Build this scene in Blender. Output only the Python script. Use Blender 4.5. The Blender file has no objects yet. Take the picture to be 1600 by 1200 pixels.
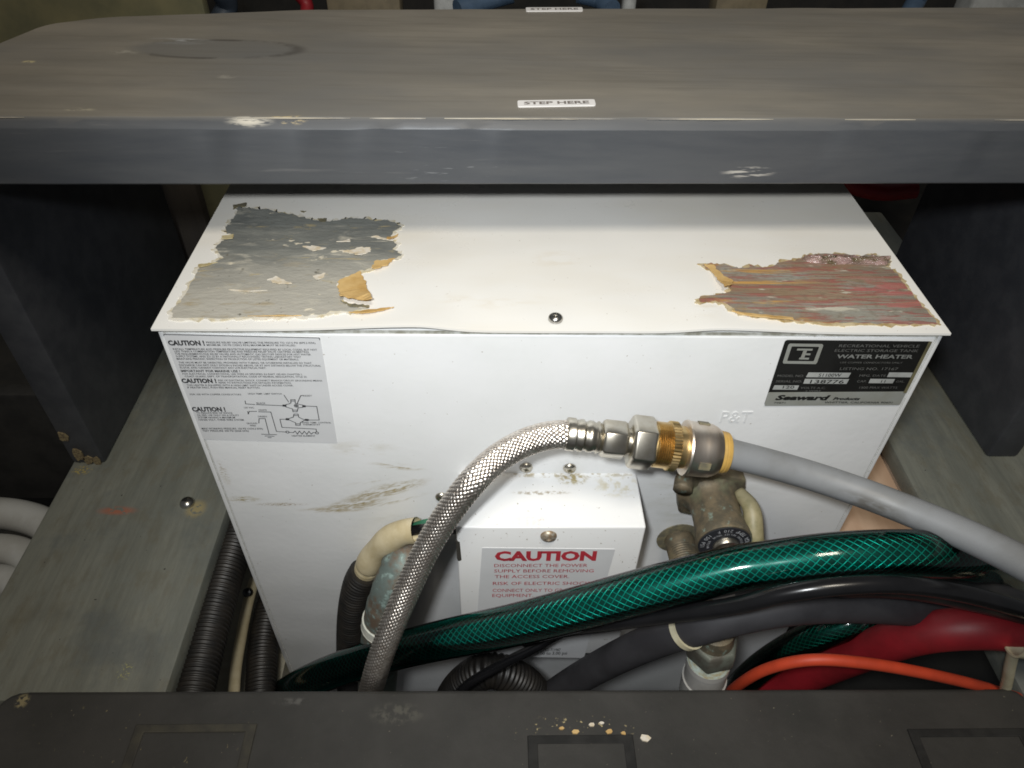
import bpy, bmesh, math, random
from mathutils import Vector, Matrix, noise
random.seed(7)
SC = bpy.context.scene
COL = SC.collection
R = math.radians

# ------------------------------------------------------------------ camera, light, exposure
cam = bpy.data.cameras.new('camera')
cam.sensor_width = 36; cam.lens = 26.080; cam.clip_start = .01; cam.clip_end = 50
camo = bpy.data.objects.new('camera', cam); COL.objects.link(camo)
CR = Matrix(((0.9997, -0.0040, -0.0251), (-0.0158, 0.6764, -0.7363), (0.0200, 0.7365, 0.6762)))
camo.matrix_world = Matrix.Translation((-0.0331, -0.3077, 0.6624)) @ CR.to_4x4()
SC.camera = camo

w = bpy.data.worlds.new('World'); SC.world = w; w.use_nodes = True
bg = w.node_tree.nodes['Background']
bg.inputs[0].default_value = (.95, .97, 1.0, 1); bg.inputs[1].default_value = .085

def area(name, loc, target, sx, sy, power, color):
    l = bpy.data.lights.new(name, 'AREA'); l.shape = 'RECTANGLE'; l.size = sx; l.size_y = sy
    l.energy = power; l.color = color
    o = bpy.data.objects.new(name, l); COL.objects.link(o)
    o.location = loc
    o.rotation_euler = (Vector(target) - Vector(loc)).to_track_quat('-Z', 'Y').to_euler()
    return o
# the camera's own flash, up and to the left of the lens
fl_ = bpy.data.lights.new('camera_flash', 'SPOT'); fl_.energy = 11.2; fl_.color = (.955, .985, 1.0)
fl_.shadow_soft_size = .016; fl_.spot_size = R(84); fl_.spot_blend = 1.
flo = bpy.data.objects.new('camera_flash', fl_); COL.objects.link(flo); flo.location = (-.075, -.335, .735)
flo.rotation_euler = (Vector((.02, .06, .40)) - flo.location).to_track_quat('-Z', 'Y').to_euler()
# the cabin lamp overhead
area('cabin_lamp', (.05, -.55, 1.75), (.0, .08, .42), .30, .30, 8.8, (1.0, .91, .77))

SC.view_settings.view_transform = 'Standard'; SC.view_settings.look = 'None'
SC.view_settings.exposure = 0; SC.view_settings.gamma = 1
SC.render.film_transparent = False
try:
    SC.cycles.max_bounces = 8; SC.cycles.transparent_max_bounces = 16
    SC.cycles.sample_clamp_indirect = 4; SC.cycles.filter_width = 1.75
    SC.cycles.caustics_reflective = False; SC.cycles.caustics_refractive = False
except Exception: pass

# ------------------------------------------------------------------ material kit
class NB:
    def __init__(s, name, rough=.5, metal=0., spec=.5):
        s.m = bpy.data.materials.new(name); s.m.use_nodes = True
        s.t = s.m.node_tree; s.b = s.t.nodes['Principled BSDF']
        s.b.inputs['Roughness'].default_value = rough
        s.b.inputs['Metallic'].default_value = metal
        s.b.inputs['Specular IOR Level'].default_value = spec
        g = s.t.nodes.new('ShaderNodeNewGeometry'); s.P = g.outputs['Position']; s.N = g.outputs['Normal']
    def n(s, typ): return s.t.nodes.new('ShaderNode' + typ)
    def put(s, sock, v):
        if isinstance(v, bpy.types.NodeSocket): s.t.links.new(v, sock)
        elif v is not None:
            if sock.type == 'RGBA' and len(v) == 3: v = (*v, 1)
            sock.default_value = v
    def math(s, op, a, b=None, clamp=False):
        k = s.n('Math'); k.operation = op; k.use_clamp = clamp
        s.put(k.inputs[0], a); s.put(k.inputs[1], b); return k.outputs[0]
    def vmul(s, v, sc):
        k = s.n('VectorMath'); k.operation = 'MULTIPLY'; s.put(k.inputs[0], v); k.inputs[1].default_value = sc
        return k.outputs[0]
    def noise(s, scale, detail=4, rough=.55, stretch=None, dist=0., vec=None):
        v = vec or s.P
        if stretch: v = s.vmul(v, stretch)
        k = s.n('TexNoise'); s.put(k.inputs['Vector'], v)
        k.inputs['Scale'].default_value = scale; k.inputs['Detail'].default_value = detail
        k.inputs['Roughness'].default_value = rough; k.inputs['Distortion'].default_value = dist
        return k.outputs['Fac']
    def step(s, f, lo, hi, a=0., b=1.):
        k = s.n('MapRange'); k.interpolation_type = 'SMOOTHSTEP'
        s.put(k.inputs[0], f); k.inputs[1].default_value = lo; k.inputs[2].default_value = hi
        k.inputs[3].default_value = a; k.inputs[4].default_value = b
        return k.outputs[0]
    def mix(s, f, a, b):
        k = s.n('Mix'); k.data_type = 'RGBA'
        s.put(k.inputs[0], f); s.put(k.inputs[6], a); s.put(k.inputs[7], b)
        return k.outputs[2]
    def spot(s, c, r, soft=.6):
        k = s.n('VectorMath'); k.operation = 'SUBTRACT'; s.put(k.inputs[0], s.P); k.inputs[1].default_value = c
        v = s.vmul(k.outputs[0], (1/r[0], 1/r[1], 1/r[2]))
        l = s.n('VectorMath'); l.operation = 'LENGTH'; s.put(l.inputs[0], v)
        return s.step(l.outputs['Value'], 1 - soft, 1, 1, 0)
    def blot(s, c, r, ns=300, lo=.45, hi=.55, stretch=None, soft=.6):
        return s.math('MULTIPLY', s.spot(c, r, soft), s.step(s.noise(ns, 3, .6, stretch), lo, hi))
    def col(s, c): s.put(s.b.inputs['Base Color'], c); return s
    def rough(s, f): s.put(s.b.inputs['Roughness'], f); return s
    def bump(s, h, strength=.3, dist=.001):
        k = s.n('Bump'); k.inputs['Strength'].default_value = strength; k.inputs['Distance'].default_value = dist
        s.put(k.inputs['Height'], h); s.t.links.new(k.outputs[0], s.b.inputs['Normal']); return s
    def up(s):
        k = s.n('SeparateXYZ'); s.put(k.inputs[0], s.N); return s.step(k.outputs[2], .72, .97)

def simple(name, c, rough=.5, metal=0., spec=.5, var=.25, ns=60, bump=.0, bs=400, stretch=None, c2=None):
    b = NB(name, rough, metal, spec)
    c2 = c2 or tuple(x * (1 - var) for x in c)
    b.col(b.mix(b.step(b.noise(ns, 5, .6, stretch), .35, .68), c, c2))
    if bump: b.bump(b.noise(bs, 3, .6, stretch), bump, .0006)
    return b.m

# white enamel: faint yellowing, specks, scuffs left by whatever rubbed on it
b = NB('white_enamel', .38)
c = b.mix(b.step(b.noise(14, 4, .6), .4, .75), (.74, .745, .745), (.70, .71, .70))
c = b.mix(b.math('MULTIPLY', b.step(b.noise(420, 2, .5), .715, .76), .6), c, (.20, .15, .08))
def scuff(c, p, r, colr, ns=260, lo=.47, hi=.58, st=None, amt=1., soft=.8):
    st = st or (.45, 1, 1.7); ns = ns * 1.5
    c = b.mix(b.math('MULTIPLY', b.blot(p, r, 70, .42, .62, (.6, 1, 1.5), .9), .35 * amt), c, (.46, .42, .31))
    return b.mix(b.math('MULTIPLY', b.blot(p, r, ns, lo, hi, st, soft), amt), c, colr)
OL = (.36, .30, .16)
def smear(c, p, L, Wd, ang, colr, ns, lo, hi, amt):
    k = b.n('VectorMath'); k.operation = 'SUBTRACT'; b.put(k.inputs[0], b.P); k.inputs[1].default_value = p
    def dot(d):
        q_ = b.n('VectorMath'); q_.operation = 'DOT_PRODUCT'; b.put(q_.inputs[0], k.outputs[0]); q_.inputs[1].default_value = d; return q_.outputs['Value']
    u = dot((math.cos(ang), 0, math.sin(ang))); v = dot((-math.sin(ang), 0, math.cos(ang)))
    cb = b.n('CombineXYZ'); b.put(cb.inputs[0], b.math('MULTIPLY', u, 1 / L)); b.put(cb.inputs[1], b.math('MULTIPLY', v, 1 / Wd))
    ln = b.n('VectorMath'); ln.operation = 'LENGTH'; b.put(ln.inputs[0], cb.outputs[0])
    f = b.step(ln.outputs['Value'], .25, 1, 1, 0)
    st = b.n('CombineXYZ'); b.put(st.inputs[0], b.math('MULTIPLY', u, .22)); b.put(st.inputs[1], v)
    g = b.step(b.noise(ns, 5, .65, None, .2, st.outputs[0]), lo, hi)
    h = b.step(b.noise(900, 3, .6, None, 0, st.outputs[0]), .40, .62, .35, 1)
    return b.mix(b.math('MULTIPLY', b.math('MULTIPLY', f, b.math('MULTIPLY', g, h)), amt), c, colr)
c = scuff(c, (-0.1956, 0.0000, 0.2771), (.014, .02, .004), OL, 420, .44, .6)
c = scuff(c, (-0.1718, 0.0000, 0.2717), (.022, .02, .0026), (.30, .22, .13), 500, .48, .6, (1, 1, 2))
c = smear(c, (-0.1370, 0.0000, 0.2663), .030, .0040, .05, (.38, .30, .16), 200, .41, .56, .95)
c = smear(c, (-0.1249, 0.0000, 0.2717), .030, .0085, .30, (.33, .26, .12), 260, .40, .54, 1.)
c = smear(c, (-0.1035, 0.0000, 0.2849), .038, .0085, .38, (.33, .26, .12), 240, .42, .55, 1.)
c = smear(c, (-0.1025, 0.0000, 0.2737), .034, .0035, .34, (.42, .37, .26), 240, .45, .6, .8)
c = smear(c, (-0.0924, 0.0000, 0.3094), .022, .0040, -.12, (.36, .29, .16), 260, .45, .6, .9)
c = smear(c, (-0.1115, 0.0000, 0.2952), .024, .0030, .30, (.46, .41, .32), 260, .5, .64, .6)
c = scuff(c, (-0.2019, 0.0000, 0.3025), (.004, .02, .016), (.40, .34, .26), 500, .52, .62)
c = scuff(c, (-0.1150, 0.0000, 0.3264), (.03, .02, .010), (.5, .45, .36), 300, .6, .7)
c = scuff(c, (0.1031, 0.0000, 0.2838), (.05, .02, .05), (.50, .50, .42), 60, .45, .7, None, .6)
c = scuff(c, (-0.0918, 0.0000, 0.2198), (.05, .02, .06), (.46, .45, .38), 60, .5, .7, None, .5)
b.col(c); b.rough(b.step(b.noise(22, 5, .65), .3, .7, .30, .46)); b.bump(b.math('ADD', b.noise(7, 2, .5), b.math('MULTIPLY', b.noise(190, 3, .5), .03)), .35, .012)
ENAMEL = b.m
# top cover: same enamel, more yellowed, handled and rusty round the lip
b = NB('white_enamel_aged', .34)
c = b.mix(b.step(b.noise(9, 4, .6, (.5, 1.3, 1)), .42, .72), (.80, .785, .745), (.77, .735, .66))
c = b.mix(b.math('MULTIPLY', b.step(b.noise(520, 2, .5, (.7, 1.2, 1)), .73, .78), .6), c, (.22, .14, .06))
for p, r in (((0.0042, 0.0665, 0.4218), (.02, .014, .02)), ((-0.0371, 0.0243, 0.4218), (.05, .01, .02)), ((-0.1853, 0.0197, 0.4218), (.022, .03, .02)), ((0.0851, 0.0169, 0.4218), (.012, .012, .02))):
    c = b.mix(b.math('MULTIPLY', b.blot(p, r, 90, .42, .75, (.6, 1.6, 1), .95), .42), c, (.62, .50, .32))
b.col(c); b.rough(b.step(b.noise(22, 5, .65), .3, .7, .26, .44)); b.bump(b.noise(8, 2, .5), .35, .012)
ENAMEL2 = b.m
b = NB('white_enamel_cover', .36)
c = b.mix(b.step(b.noise(14, 4, .6), .4, .75), (.80, .80, .79), (.77, .76, .74))
c = b.mix(b.math('MULTIPLY', b.step(b.noise(420, 2, .5), .70, .75), .7), c, (.20, .15, .08))
c = b.mix(b.math('MULTIPLY', b.blot((0.0172, -0.0044, 0.3030), (.012, .006, .02), 300, .4, .6), .9), c, (.36, .28, .10))
c = b.mix(b.math('MULTIPLY', b.blot((0.0450, -0.0095, 0.3030), (.018, .012, .02), 200, .42, .66), .6), c, (.55, .47, .26))
c = b.mix(b.math('MULTIPLY', b.blot((-0.0035, -0.0157, 0.3030), (.022, .0022, .02), 400, .42, .6), .8), c, (.33, .27, .18))
c = b.mix(b.math('MULTIPLY', b.blot((-0.0102, -0.0376, 0.3030), (.016, .006, .02), 300, .5, .6), .2), c, (.70, .40, .36))
c = b.mix(b.math('MULTIPLY', b.blot((0.0114, -0.0012, 0.3030), (.06, .003, .02), 260, .45, .6), .8), c, (.38, .31, .18))
b.col(c); ENAMEL3 = b.m
SEAM = simple('grimy_seam', (.26, .25, .20), .8, ns=160, c2=(.52, .52, .48))

# step paint: blue grey porch paint, worn tread; warm overhead sheen painted into upward faces
b = NB('step_paint', .46, 0, .45)
g1 = b.noise(30, 7, .62, (.16, .8, 1), .3)
g2 = b.noise(210, 4, .6, (.05, 1, 1))
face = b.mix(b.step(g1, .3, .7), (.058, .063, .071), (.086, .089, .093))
worn_lit = b.mix(b.step(g1, .3, .72), (.200, .184, .155), (.275, .250, .208))
worn_lit = b.mix(b.step(b.noise(8, 4, .6, (.6, 1.2, 1)), .36, .72), worn_lit, (.185, .178, .164))
worn_lit = b.mix(b.math('MULTIPLY', b.step(g2, .5, .7), .25), worn_lit, (.14, .125, .10))
c = b.mix(b.up(), face, worn_lit)
c = b.mix(b.math('MULTIPLY', b.step(g2, .64, .76), .22), c, (.23, .22, .21))
c = b.mix(b.blot((-0.1634, 0.0786, 0.4970), (.017, .005, .0045), 700, .40, .54, (.16, 1, 1), .7), c, (.60, .56, .47))
c = b.mix(b.blot((-0.1432, 0.0817, 0.4970), (.012, .004, .006), 420, .5, .6, (.3, 1, 1)), c, (.50, .40, .22))
c = b.mix(b.blot((0.1120, 0.0830, 0.4678), (.018, .01, .0045), 500, .5, .58, (.12, 1, 1.2)), c, (.42, .40, .36))
c = b.mix(b.blot((-0.0587, 0.0780, 0.4721), (.05, .01, .014), 500, .62, .70, (.12, 1, 1)), c, (.16, .165, .17))
c = b.mix(b.math('MULTIPLY', b.blot((-0.2408, 0.1979, 0.4970), (.035, .008, .01), 160, .42, .6, (.3, 1, 1)), .7), c, (.33, .33, .32))
kn_ = b.spot((-0.2086, 0.1849, 0.4970), (.060, .020, .02), .25)
c = b.mix(b.math('MULTIPLY', b.math('MULTIPLY', kn_, b.step(g1, .3, .6, .4, 1)), .55), c, (.150, .150, .146))
kr_ = b.math('MULTIPLY', kn_, b.math('SUBTRACT', 1., b.spot((-0.2102, 0.1849, 0.4970), (.056, .0175, .02), .22)))
c = b.mix(b.math('MULTIPLY', kr_, b.step(b.noise(40, 3, .6), .42, .6)), c, (.060, .052, .044))
c = b.mix(b.math('MULTIPLY', b.blot((-0.2355, 0.2006, 0.4970), (.016, .0035, .01), 200, .42, .6, (.3, 1, 1)), .9), c, (.42, .43, .43))
c = b.mix(b.math('MULTIPLY', b.blot((-0.2649, 0.1766, 0.4970), (.012, .006, .01), 200, .42, .6, (.5, 1, 1)), .8), c, (.36, .34, .29))
c = b.mix(b.math('MULTIPLY', b.blot((-0.1904, 0.1387, 0.4970), (.008, .004, .01), 200, .42, .6, (.5, 1, 1)), .6), c, (.36, .34, .29))
c = b.mix(b.blot((-0.2552, 0.0882, 0.4970), (.010, .003, .01), 300, .45, .55, (.4, 1, 1)), c, (.36, .33, .25))
c = b.mix(b.blot((-0.3140, 0.1578, 0.4970), (.005, .003, .01), 300, .4, .5), c, (.50, .44, .26))
c = b.mix(b.math('MULTIPLY', b.spot((-0.1139, 0.1417, 0.4970), (.16, .018, .02), .9), .0), c, (.30, .30, .29))
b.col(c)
b.rough(b.step(g1, .3, .7, .40, .55)); b.bump(b.math('ADD', g1, b.math('MULTIPLY', g2, .5)), .14, .0010)
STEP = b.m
EDGE = simple('worn_edge_wood', (.42, .38, .30), .6, ns=260, stretch=(.1, 1, 1), c2=(.16, .15, .14))

b = NB('lower_step_paint', .6)
c = b.mix(b.step(b.noise(20, 6, .65), .3, .7), (.034, .033, .030), (.049, .047, .043))
c = b.mix(b.math('MULTIPLY', b.step(b.noise(620, 2, .5), .755, .79), .5), c, (.40, .36, .26))
c = b.mix(b.blot((0.0162, -0.1252, 0.2200), (.045, .010, .01), 420, .64, .68), c, (.46, .38, .20))
c = b.mix(b.blot((-0.2316, -0.1269, 0.2200), (.08, .03, .01), 330, .68, .73, (1, .5, 1)), c, (.22, .185, .10))
c = b.mix(b.blot((-0.3120, -0.1059, 0.2200), (.005, .006, .01), 300, .45, .55), c, (.26, .22, .12))
c = b.mix(b.math('MULTIPLY', b.blot((-0.0895, -0.1151, 0.2200), (.02, .008, .01), 200, .42, .6), .5), c, (.13, .125, .10))
c = b.mix(b.math('MULTIPLY', b.blot((-0.1532, -0.1074, 0.2200), (.014, .003, .01), 200, .42, .6), .5), c, (.15, .145, .135))
b.col(c); b.bump(b.noise(160, 4, .6), .25, .0008); LOWSTEP = b.m
PADEDGE = simple('pad_outline_rubber', (.009, .0088, .0082), .8, ns=90, c2=(.020, .0195, .018))

b = NB('ledge_paint', .6)
g = b.noise(46, 7, .68, (1, .10, 1), .35)
c = b.mix(b.step(g, .3, .7), (.198, .204, .172), (.128, .136, .117))
c = b.mix(b.math('MULTIPLY', b.step(b.noise(300, 4, .65, (1, .06, 1)), .45, .65), .22), c, (.095, .098, .085))
c = b.mix(b.math('MULTIPLY', b.step(b.noise(75, 5, .7, (1, .5, 1)), .48, .66), .4), c, (.125, .112, .075))
c = b.mix(b.math('MULTIPLY', b.step(b.noise(52, 5, .7, (1, .6, 1)), .54, .7), .4), c, (.165, .178, .160))
c = b.mix(b.math('MULTIPLY', b.step(b.noise(16, 5, .65), .5, .72), .6), c, (.085, .098, .100))
c = b.mix(b.math('MULTIPLY', b.step(b.noise(22, 4, .6, (1, .5, 1)), .55, .75), .6), c, (.120, .105, .065))
c = b.mix(b.step(b.noise(330, 2, .5), .735, .77), c, (.030, .028, .024))
c = b.mix(b.blot((-0.3212, 0.0503, 0.2000), (.019, .0055, .01), 150, .42, .47, (.6, 1.2, 1), .8), c, (.30, .115, .070))
c = b.mix(b.blot((-0.2620, 0.0522, 0.2000), (.010, .011, .01), 160, .40, .46, None, .7), c, (.28, .235, .12))
c = b.mix(b.blot((-0.3642, 0.0909, 0.2000), (.010, .006, .01), 520, .50, .58), c, (.34, .27, .08))
c = b.mix(b.blot((-0.2685, -0.0785, 0.2000), (.006, .008, .01), 620, .54, .62), c, (.34, .33, .13))
b.col(c); b.bump(b.noise(210, 5, .65, (1, .35, 1)), .35, .001); LEDGE = b.m
POST = simple('dark_navy_paint', (.042, .045, .053), .5, ns=50, c2=(.060, .063, .071), bump=.1, bs=120)
PLY = simple('peach_plywood', (.56, .40, .28), .7, ns=40, stretch=(1, .12, 1), c2=(.45, .30, .20))
DARK = simple('dark_bilge', (.016, .016, .015), .85, ns=20, c2=(.030, .028, .024), bump=.2, bs=60)
BROWN = simple('brown_bulkhead', (.060, .050, .040), .8, ns=24, stretch=(3, 1, .4), c2=(.040, .034, .028))
OLIVE = simple('olive_panel', (.21, .19, .10), .8, ns=12, c2=(.12, .12, .07))
STEEL = simple('stainless', (.56, .55, .52), .27, 1, ns=300, c2=(.44, .42, .38))
b = NB('braid_wire', .34, 1)
b.col(b.mix(b.step(b.noise(240, 3, .6), .35, .68), (.88, .82, .75), (.68, .61, .54))); b.bump(b.noise(2600, 2, .5), .35, .0003); BRAID = b.m
CORE = simple('braid_core', (.10, .085, .07), .6)
NICKEL = simple('nickel', (.60, .57, .50), .30, 1, ns=120, c2=(.50, .46, .38))
b = NB('brushed_nickel', .38, 1)
b.col(b.mix(b.step(b.noise(60, 4, .6, (1, .4, .4)), .35, .7), (.80, .73, .65), (.62, .52, .42))); PUSH = b.m
BRASS = simple('new_brass', (.70, .53, .27), .33, 1, ns=120, c2=(.54, .38, .17))
GOLD = simple('amber_plastic', (.50, .31, .08), .45, 0, ns=80, c2=(.38, .23, .06))
PIPE = simple('grey_pex', (.32, .325, .33), .45, 0, .5, ns=22, c2=(.26, .255, .245))
b = NB('grey_pipe_soiled', .46)
c = b.mix(b.step(b.noise(26, 4, .6), .35, .7), (.235, .242, .25), (.185, .187, .185))
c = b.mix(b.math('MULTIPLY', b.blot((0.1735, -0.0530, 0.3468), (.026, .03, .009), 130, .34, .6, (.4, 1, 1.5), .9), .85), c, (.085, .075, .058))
b.col(c); PIPE = b.m
b = NB('tarnished_bronze', .58, .35)
t = b.noise(90, 6, .65)
c = b.mix(b.step(t, .35, .6), (.20, .155, .095), (.105, .090, .062))
c = b.mix(b.step(b.noise(150, 4, .6), .58, .72), c, (.25, .33, .28))
c = b.mix(b.step(b.noise(40, 4, .6), .55, .75), c, (.22, .22, .13))
b.col(c); b.bump(b.noise(300, 4, .6), .35, .0008); BRONZE = b.m
b = NB('verdigris_copper', .6, .35)
c = b.mix(b.step(b.noise(70, 6, .65), .38, .58), (.17, .125, .09), (.16, .20, .185))
c = b.mix(b.step(b.noise(140, 4, .6), .56, .7), c, (.30, .40, .37))
b.col(c); b.bump(b.noise(260, 4, .6), .35, .0008); COPPER = b.m
CREAM = simple('cream_vinyl', (.58, .50, .33), .5, ns=60, c2=(.46, .38, .22), bump=.1)
TIE = simple('cream_nylon', (.60, .56, .40), .45, ns=80, c2=(.48, .43, .28))
BLACK = simple('black_rubber', (.012, .012, .013), .4, ns=60, c2=(.024, .023, .022))
WIRE = simple('black_vinyl_gloss', (.008, .008, .009), .25, ns=60)
LOOM = simple('black_corrugated_plastic', (.008, .0075, .007), .46, ns=80, c2=(.018, .015, .012))
GREY = simple('dark_grey_rubber', (.040, .039, .043), .65, ns=40, c2=(.026, .025, .028), bump=.1)
RED = simple('red_rubber', (.27, .010, .017), .52, ns=24, c2=(.17, .008, .012), bump=.06)
ORANGE = simple('orange_plastic', (.54, .058, .020), .55, ns=40, c2=(.42, .045, .016))
GWIRE = simple('green_vinyl', (.035, .16, .09), .4)
WHITEP = simple('white_plastic', (.40, .39, .37), .45, ns=60, c2=(.33, .32, .30))
HOSEW = simple('white_hose', (.44, .45, .44), .5, ns=30, c2=(.36, .36, .34))
TAPE = simple('white_tape', (.70, .68, .60), .6, ns=200, c2=(.56, .58, .52))
PAPER = simple('foil_label', (.655, .66, .665), .42, 0, .5, ns=30, c2=(.615, .62, .625))
REDINK = simple('red_ink', (.46, .035, .05), .5)
INK = simple('grey_ink', (.045, .045, .048), .5)
BLACKINK = simple('plate_black', (.014, .014, .013), .30)
SILVER = simple('plate_silver', (.36, .37, .34), .36, .25, ns=60, c2=(.32, .32, .28))
SILVER2 = simple('plate_box', (.44, .45, .43), .4, .1)
DIM = simple('plate_lettering', (.17, .17, .16), .4, .2)
STICK = simple('sticker_white', (.86, .84, .82), .4, var=.04)
RUSTY = simple('rusty_screw', (.30, .21, .13), .5, .6, ns=500, c2=(.50, .46, .38))
# residue of torn foam pads on the heater top
b = NB('grey_foam_residue', .55)
n1 = b.noise(26, 6, .65, (.6, 1.5, 1), .4)
c = b.mix(b.step(n1, .35, .68), (.135, .142, .135), (.225, .23, .21))
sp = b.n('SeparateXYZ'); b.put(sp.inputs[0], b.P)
thin = b.step(b.math('ADD', sp.outputs[1], b.math('MULTIPLY', b.noise(30, 5, .6, (.5, 1.4, 1)), .07)), .05, .125, 1, 0)  # pale fade towards the front: overhead light and haze painted into the residue colour
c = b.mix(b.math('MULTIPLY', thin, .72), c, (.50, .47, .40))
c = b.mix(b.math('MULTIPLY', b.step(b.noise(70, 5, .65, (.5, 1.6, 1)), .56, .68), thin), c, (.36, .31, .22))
c = b.mix(b.math('MULTIPLY', b.step(b.noise(75, 5, .65, (.4, 1.5, 1), .6), .54, .70), .75), c, (.50, .47, .39))
c = b.mix(b.math('MULTIPLY', b.step(b.noise(110, 5, .65, (.4, 1.5, 1), .6), .60, .70), .7), c, (.46, .37, .19))
c = b.mix(b.step(b.noise(120, 4, .6, (.6, 1.3, 1)), .66, .72), c, (.66, .60, .47))
c = b.mix(b.step(b.noise(160, 4, .6), .66, .73), c, (.16, .15, .12))
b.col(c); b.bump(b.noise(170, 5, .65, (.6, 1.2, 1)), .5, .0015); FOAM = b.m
b = NB('red_brown_residue', .5)
n1 = b.noise(230, 6, .65, (.11, 1.1, 1), 1.4)
n2 = b.noise(34, 5, .6, (.5, 1.2, 1))
c = b.mix(b.step(n2, .35, .65), (.29, .285, .245), (.215, .18, .14))
c = b.mix(b.math('MULTIPLY', b.step(b.noise(55, 5, .65, (.3, 1.1, 1), .8), .42, .62), .65), c, (.27, .165, .085))
c = b.mix(b.math('MULTIPLY', b.step(n1, .49, .57), .75), c, (.30, .095, .080))
c = b.mix(b.math('MULTIPLY', b.step(b.noise(260, 5, .7), .50, .68), .45), c, (.16, .13, .09))
c = b.mix(b.math('MULTIPLY', b.step(b.noise(100, 5, .6, (.16, 1.1, 1), 1.0), .54, .64), b.spot((0.1158, 0.0275, 0.4230), (.05, .07, .02), .8)), c, (.52, .30, .09))
c = b.mix(b.step(b.noise(190, 4, .6, (.25, 1, 1)), .60, .68), c, (.50, .47, .38))
c = b.mix(b.math('MULTIPLY', b.blot((0.1882, 0.0283, 0.4230), (.04, .03, .02), 230, .52, .6, (.15, 1, 1)), .6), c, (.45, .14, .13))
b.col(c); b.bump(n1, .5, .0015); FIBRE = b.m
GLUE2 = simple('yellowed_glue', (.60, .53, .33), .5, ns=200, c2=(.46, .37, .18), bump=.2)
FLAKE = simple('cream_flake', (.80, .75, .66), .5, ns=200, c2=(.66, .55, .38))
KRAFT = simple('amber_backing', (.66, .45, .19), .55, ns=70, c2=(.52, .32, .11), bump=.3)
SHADE = simple('dark_glue_and_shade', (.12, .11, .08), .6, ns=200, c2=(.22, .19, .11))  # glue bits, and the shadow painted under the curled tab
b = NB('wrinkled_film', .16, 0, .7)
b.col(b.mix(b.step(b.noise(140, 4, .6, (.4, 1, 1)), .4, .65), (.42, .28, .26), (.13, .10, .055)))
b.bump(b.noise(210, 4, .6, (.5, 1, 1), 1.5), 1., .004); FILM = b.m
# clear green hose wall
m = bpy.data.materials.new('clear_green_vinyl'); m.use_nodes = True; nt = m.node_tree
out = nt.nodes['Material Output']; nt.nodes.remove(nt.nodes['Principled BSDF'])
tr = nt.nodes.new('ShaderNodeBsdfTransparent'); tr.inputs[0].default_value = (.30, .82, .74, 1)
gl = nt.nodes.new('ShaderNodeBsdfGlossy'); gl.inputs['Roughness'].default_value = .10
fr = nt.nodes.new('ShaderNodeFresnel'); fr.inputs[0].default_value = 1.5
mx = nt.nodes.new('ShaderNodeMixShader')
nt.links.new(fr.outputs[0], mx.inputs[0]); nt.links.new(tr.outputs[0], mx.inputs[1]); nt.links.new(gl.outputs[0], mx.inputs[2])
nt.links.new(mx.outputs[0], out.inputs[0]); CLEARG = m
THREAD = simple('green_thread', (.012, .34, .31), .36, .45, .6)
HOSEIN = simple('dark_green_liner', (.007, .044, .039), .40, ns=90, c2=(.004, .022, .019))

# ------------------------------------------------------------------ mesh kit
def origin_of(parent):
    o = Vector((0, 0, 0))
    while parent is not None:
        o += parent.location; parent = parent.parent
    return o

class M:
    def __init__(s): s.v = []; s.f = []
    def add(s, vs, fs):
        k = len(s.v); s.v += [tuple(v) for v in vs]; s.f += [tuple(i + k for i in f) for f in fs]
    def box(s, x0, x1, y0, y1, z0, z1):
        s.add([(x, y, z) for z in (z0, z1) for y in (y0, y1) for x in (x0, x1)],
              [(0, 2, 3, 1), (4, 5, 7, 6), (0, 1, 5, 4), (2, 6, 7, 3), (0, 4, 6, 2), (1, 3, 7, 5)])
    def prism(s, pts, d):      # closed outline (list of 3D points) pushed along vector d
        n = len(pts); d = Vector(d)
        s.add([Vector(p) for p in pts] + [Vector(p) + d for p in pts],
              [tuple(range(n))[::-1], tuple(range(n, 2 * n))] + [(i, (i + 1) % n, n + (i + 1) % n, n + i) for i in range(n)])
    def build(s, name, mat, parent=None, bevel=0, seg=2, smooth=False, angle=None, recalc=True, loc=None):
        bm = bmesh.new()
        vs = [bm.verts.new(v) for v in s.v]
        for f in s.f:
            try: bm.faces.new([vs[i] for i in f])
            except ValueError: pass
        if recalc: bmesh.ops.recalc_face_normals(bm, faces=bm.faces)
        if bevel:
            es = [e for e in bm.edges if len(e.link_faces) == 2 and e.calc_face_angle() > .6]
            bmesh.ops.bevel(bm, geom=es, offset=bevel, segments=seg, affect='EDGES', profile=.5)
        big = [f for f in bm.faces if len(f.verts) > 4]
        if big: bmesh.ops.triangulate(bm, faces=big, ngon_method='BEAUTY')
        if parent is not None: o0 = origin_of(parent)
        elif loc is not None: o0 = Vector(loc)
        else:
            o0 = sum((v.co for v in bm.verts), Vector()) / max(1, len(bm.verts)); o0.z = min(v.co.z for v in bm.verts)
        bmesh.ops.translate(bm, vec=-o0, verts=bm.verts)
        me = bpy.data.meshes.new(name); bm.to_mesh(me); bm.free()
        me.materials.append(mat)
        if smooth or bevel:
            for p in me.polygons: p.use_smooth = True
            if angle or bevel: me.set_sharp_from_angle(angle=angle or R(40))
        o = bpy.data.objects.new(name, me); COL.objects.link(o)
        if parent is not None: o.parent = parent
        else: o.location = o0
        return o

def tag(o, label=None, cat=None, group=None, kind=None):
    if label: o['label'] = label
    if cat: o['category'] = cat
    if group: o['group'] = group
    if kind: o['kind'] = kind
    return o
def thing(name, loc, label, cat, group=None):
    o = bpy.data.objects.new(name, None); COL.objects.link(o); o.location = loc
    o.empty_display_size = .02
    return tag(o, label, cat, group)

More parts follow.
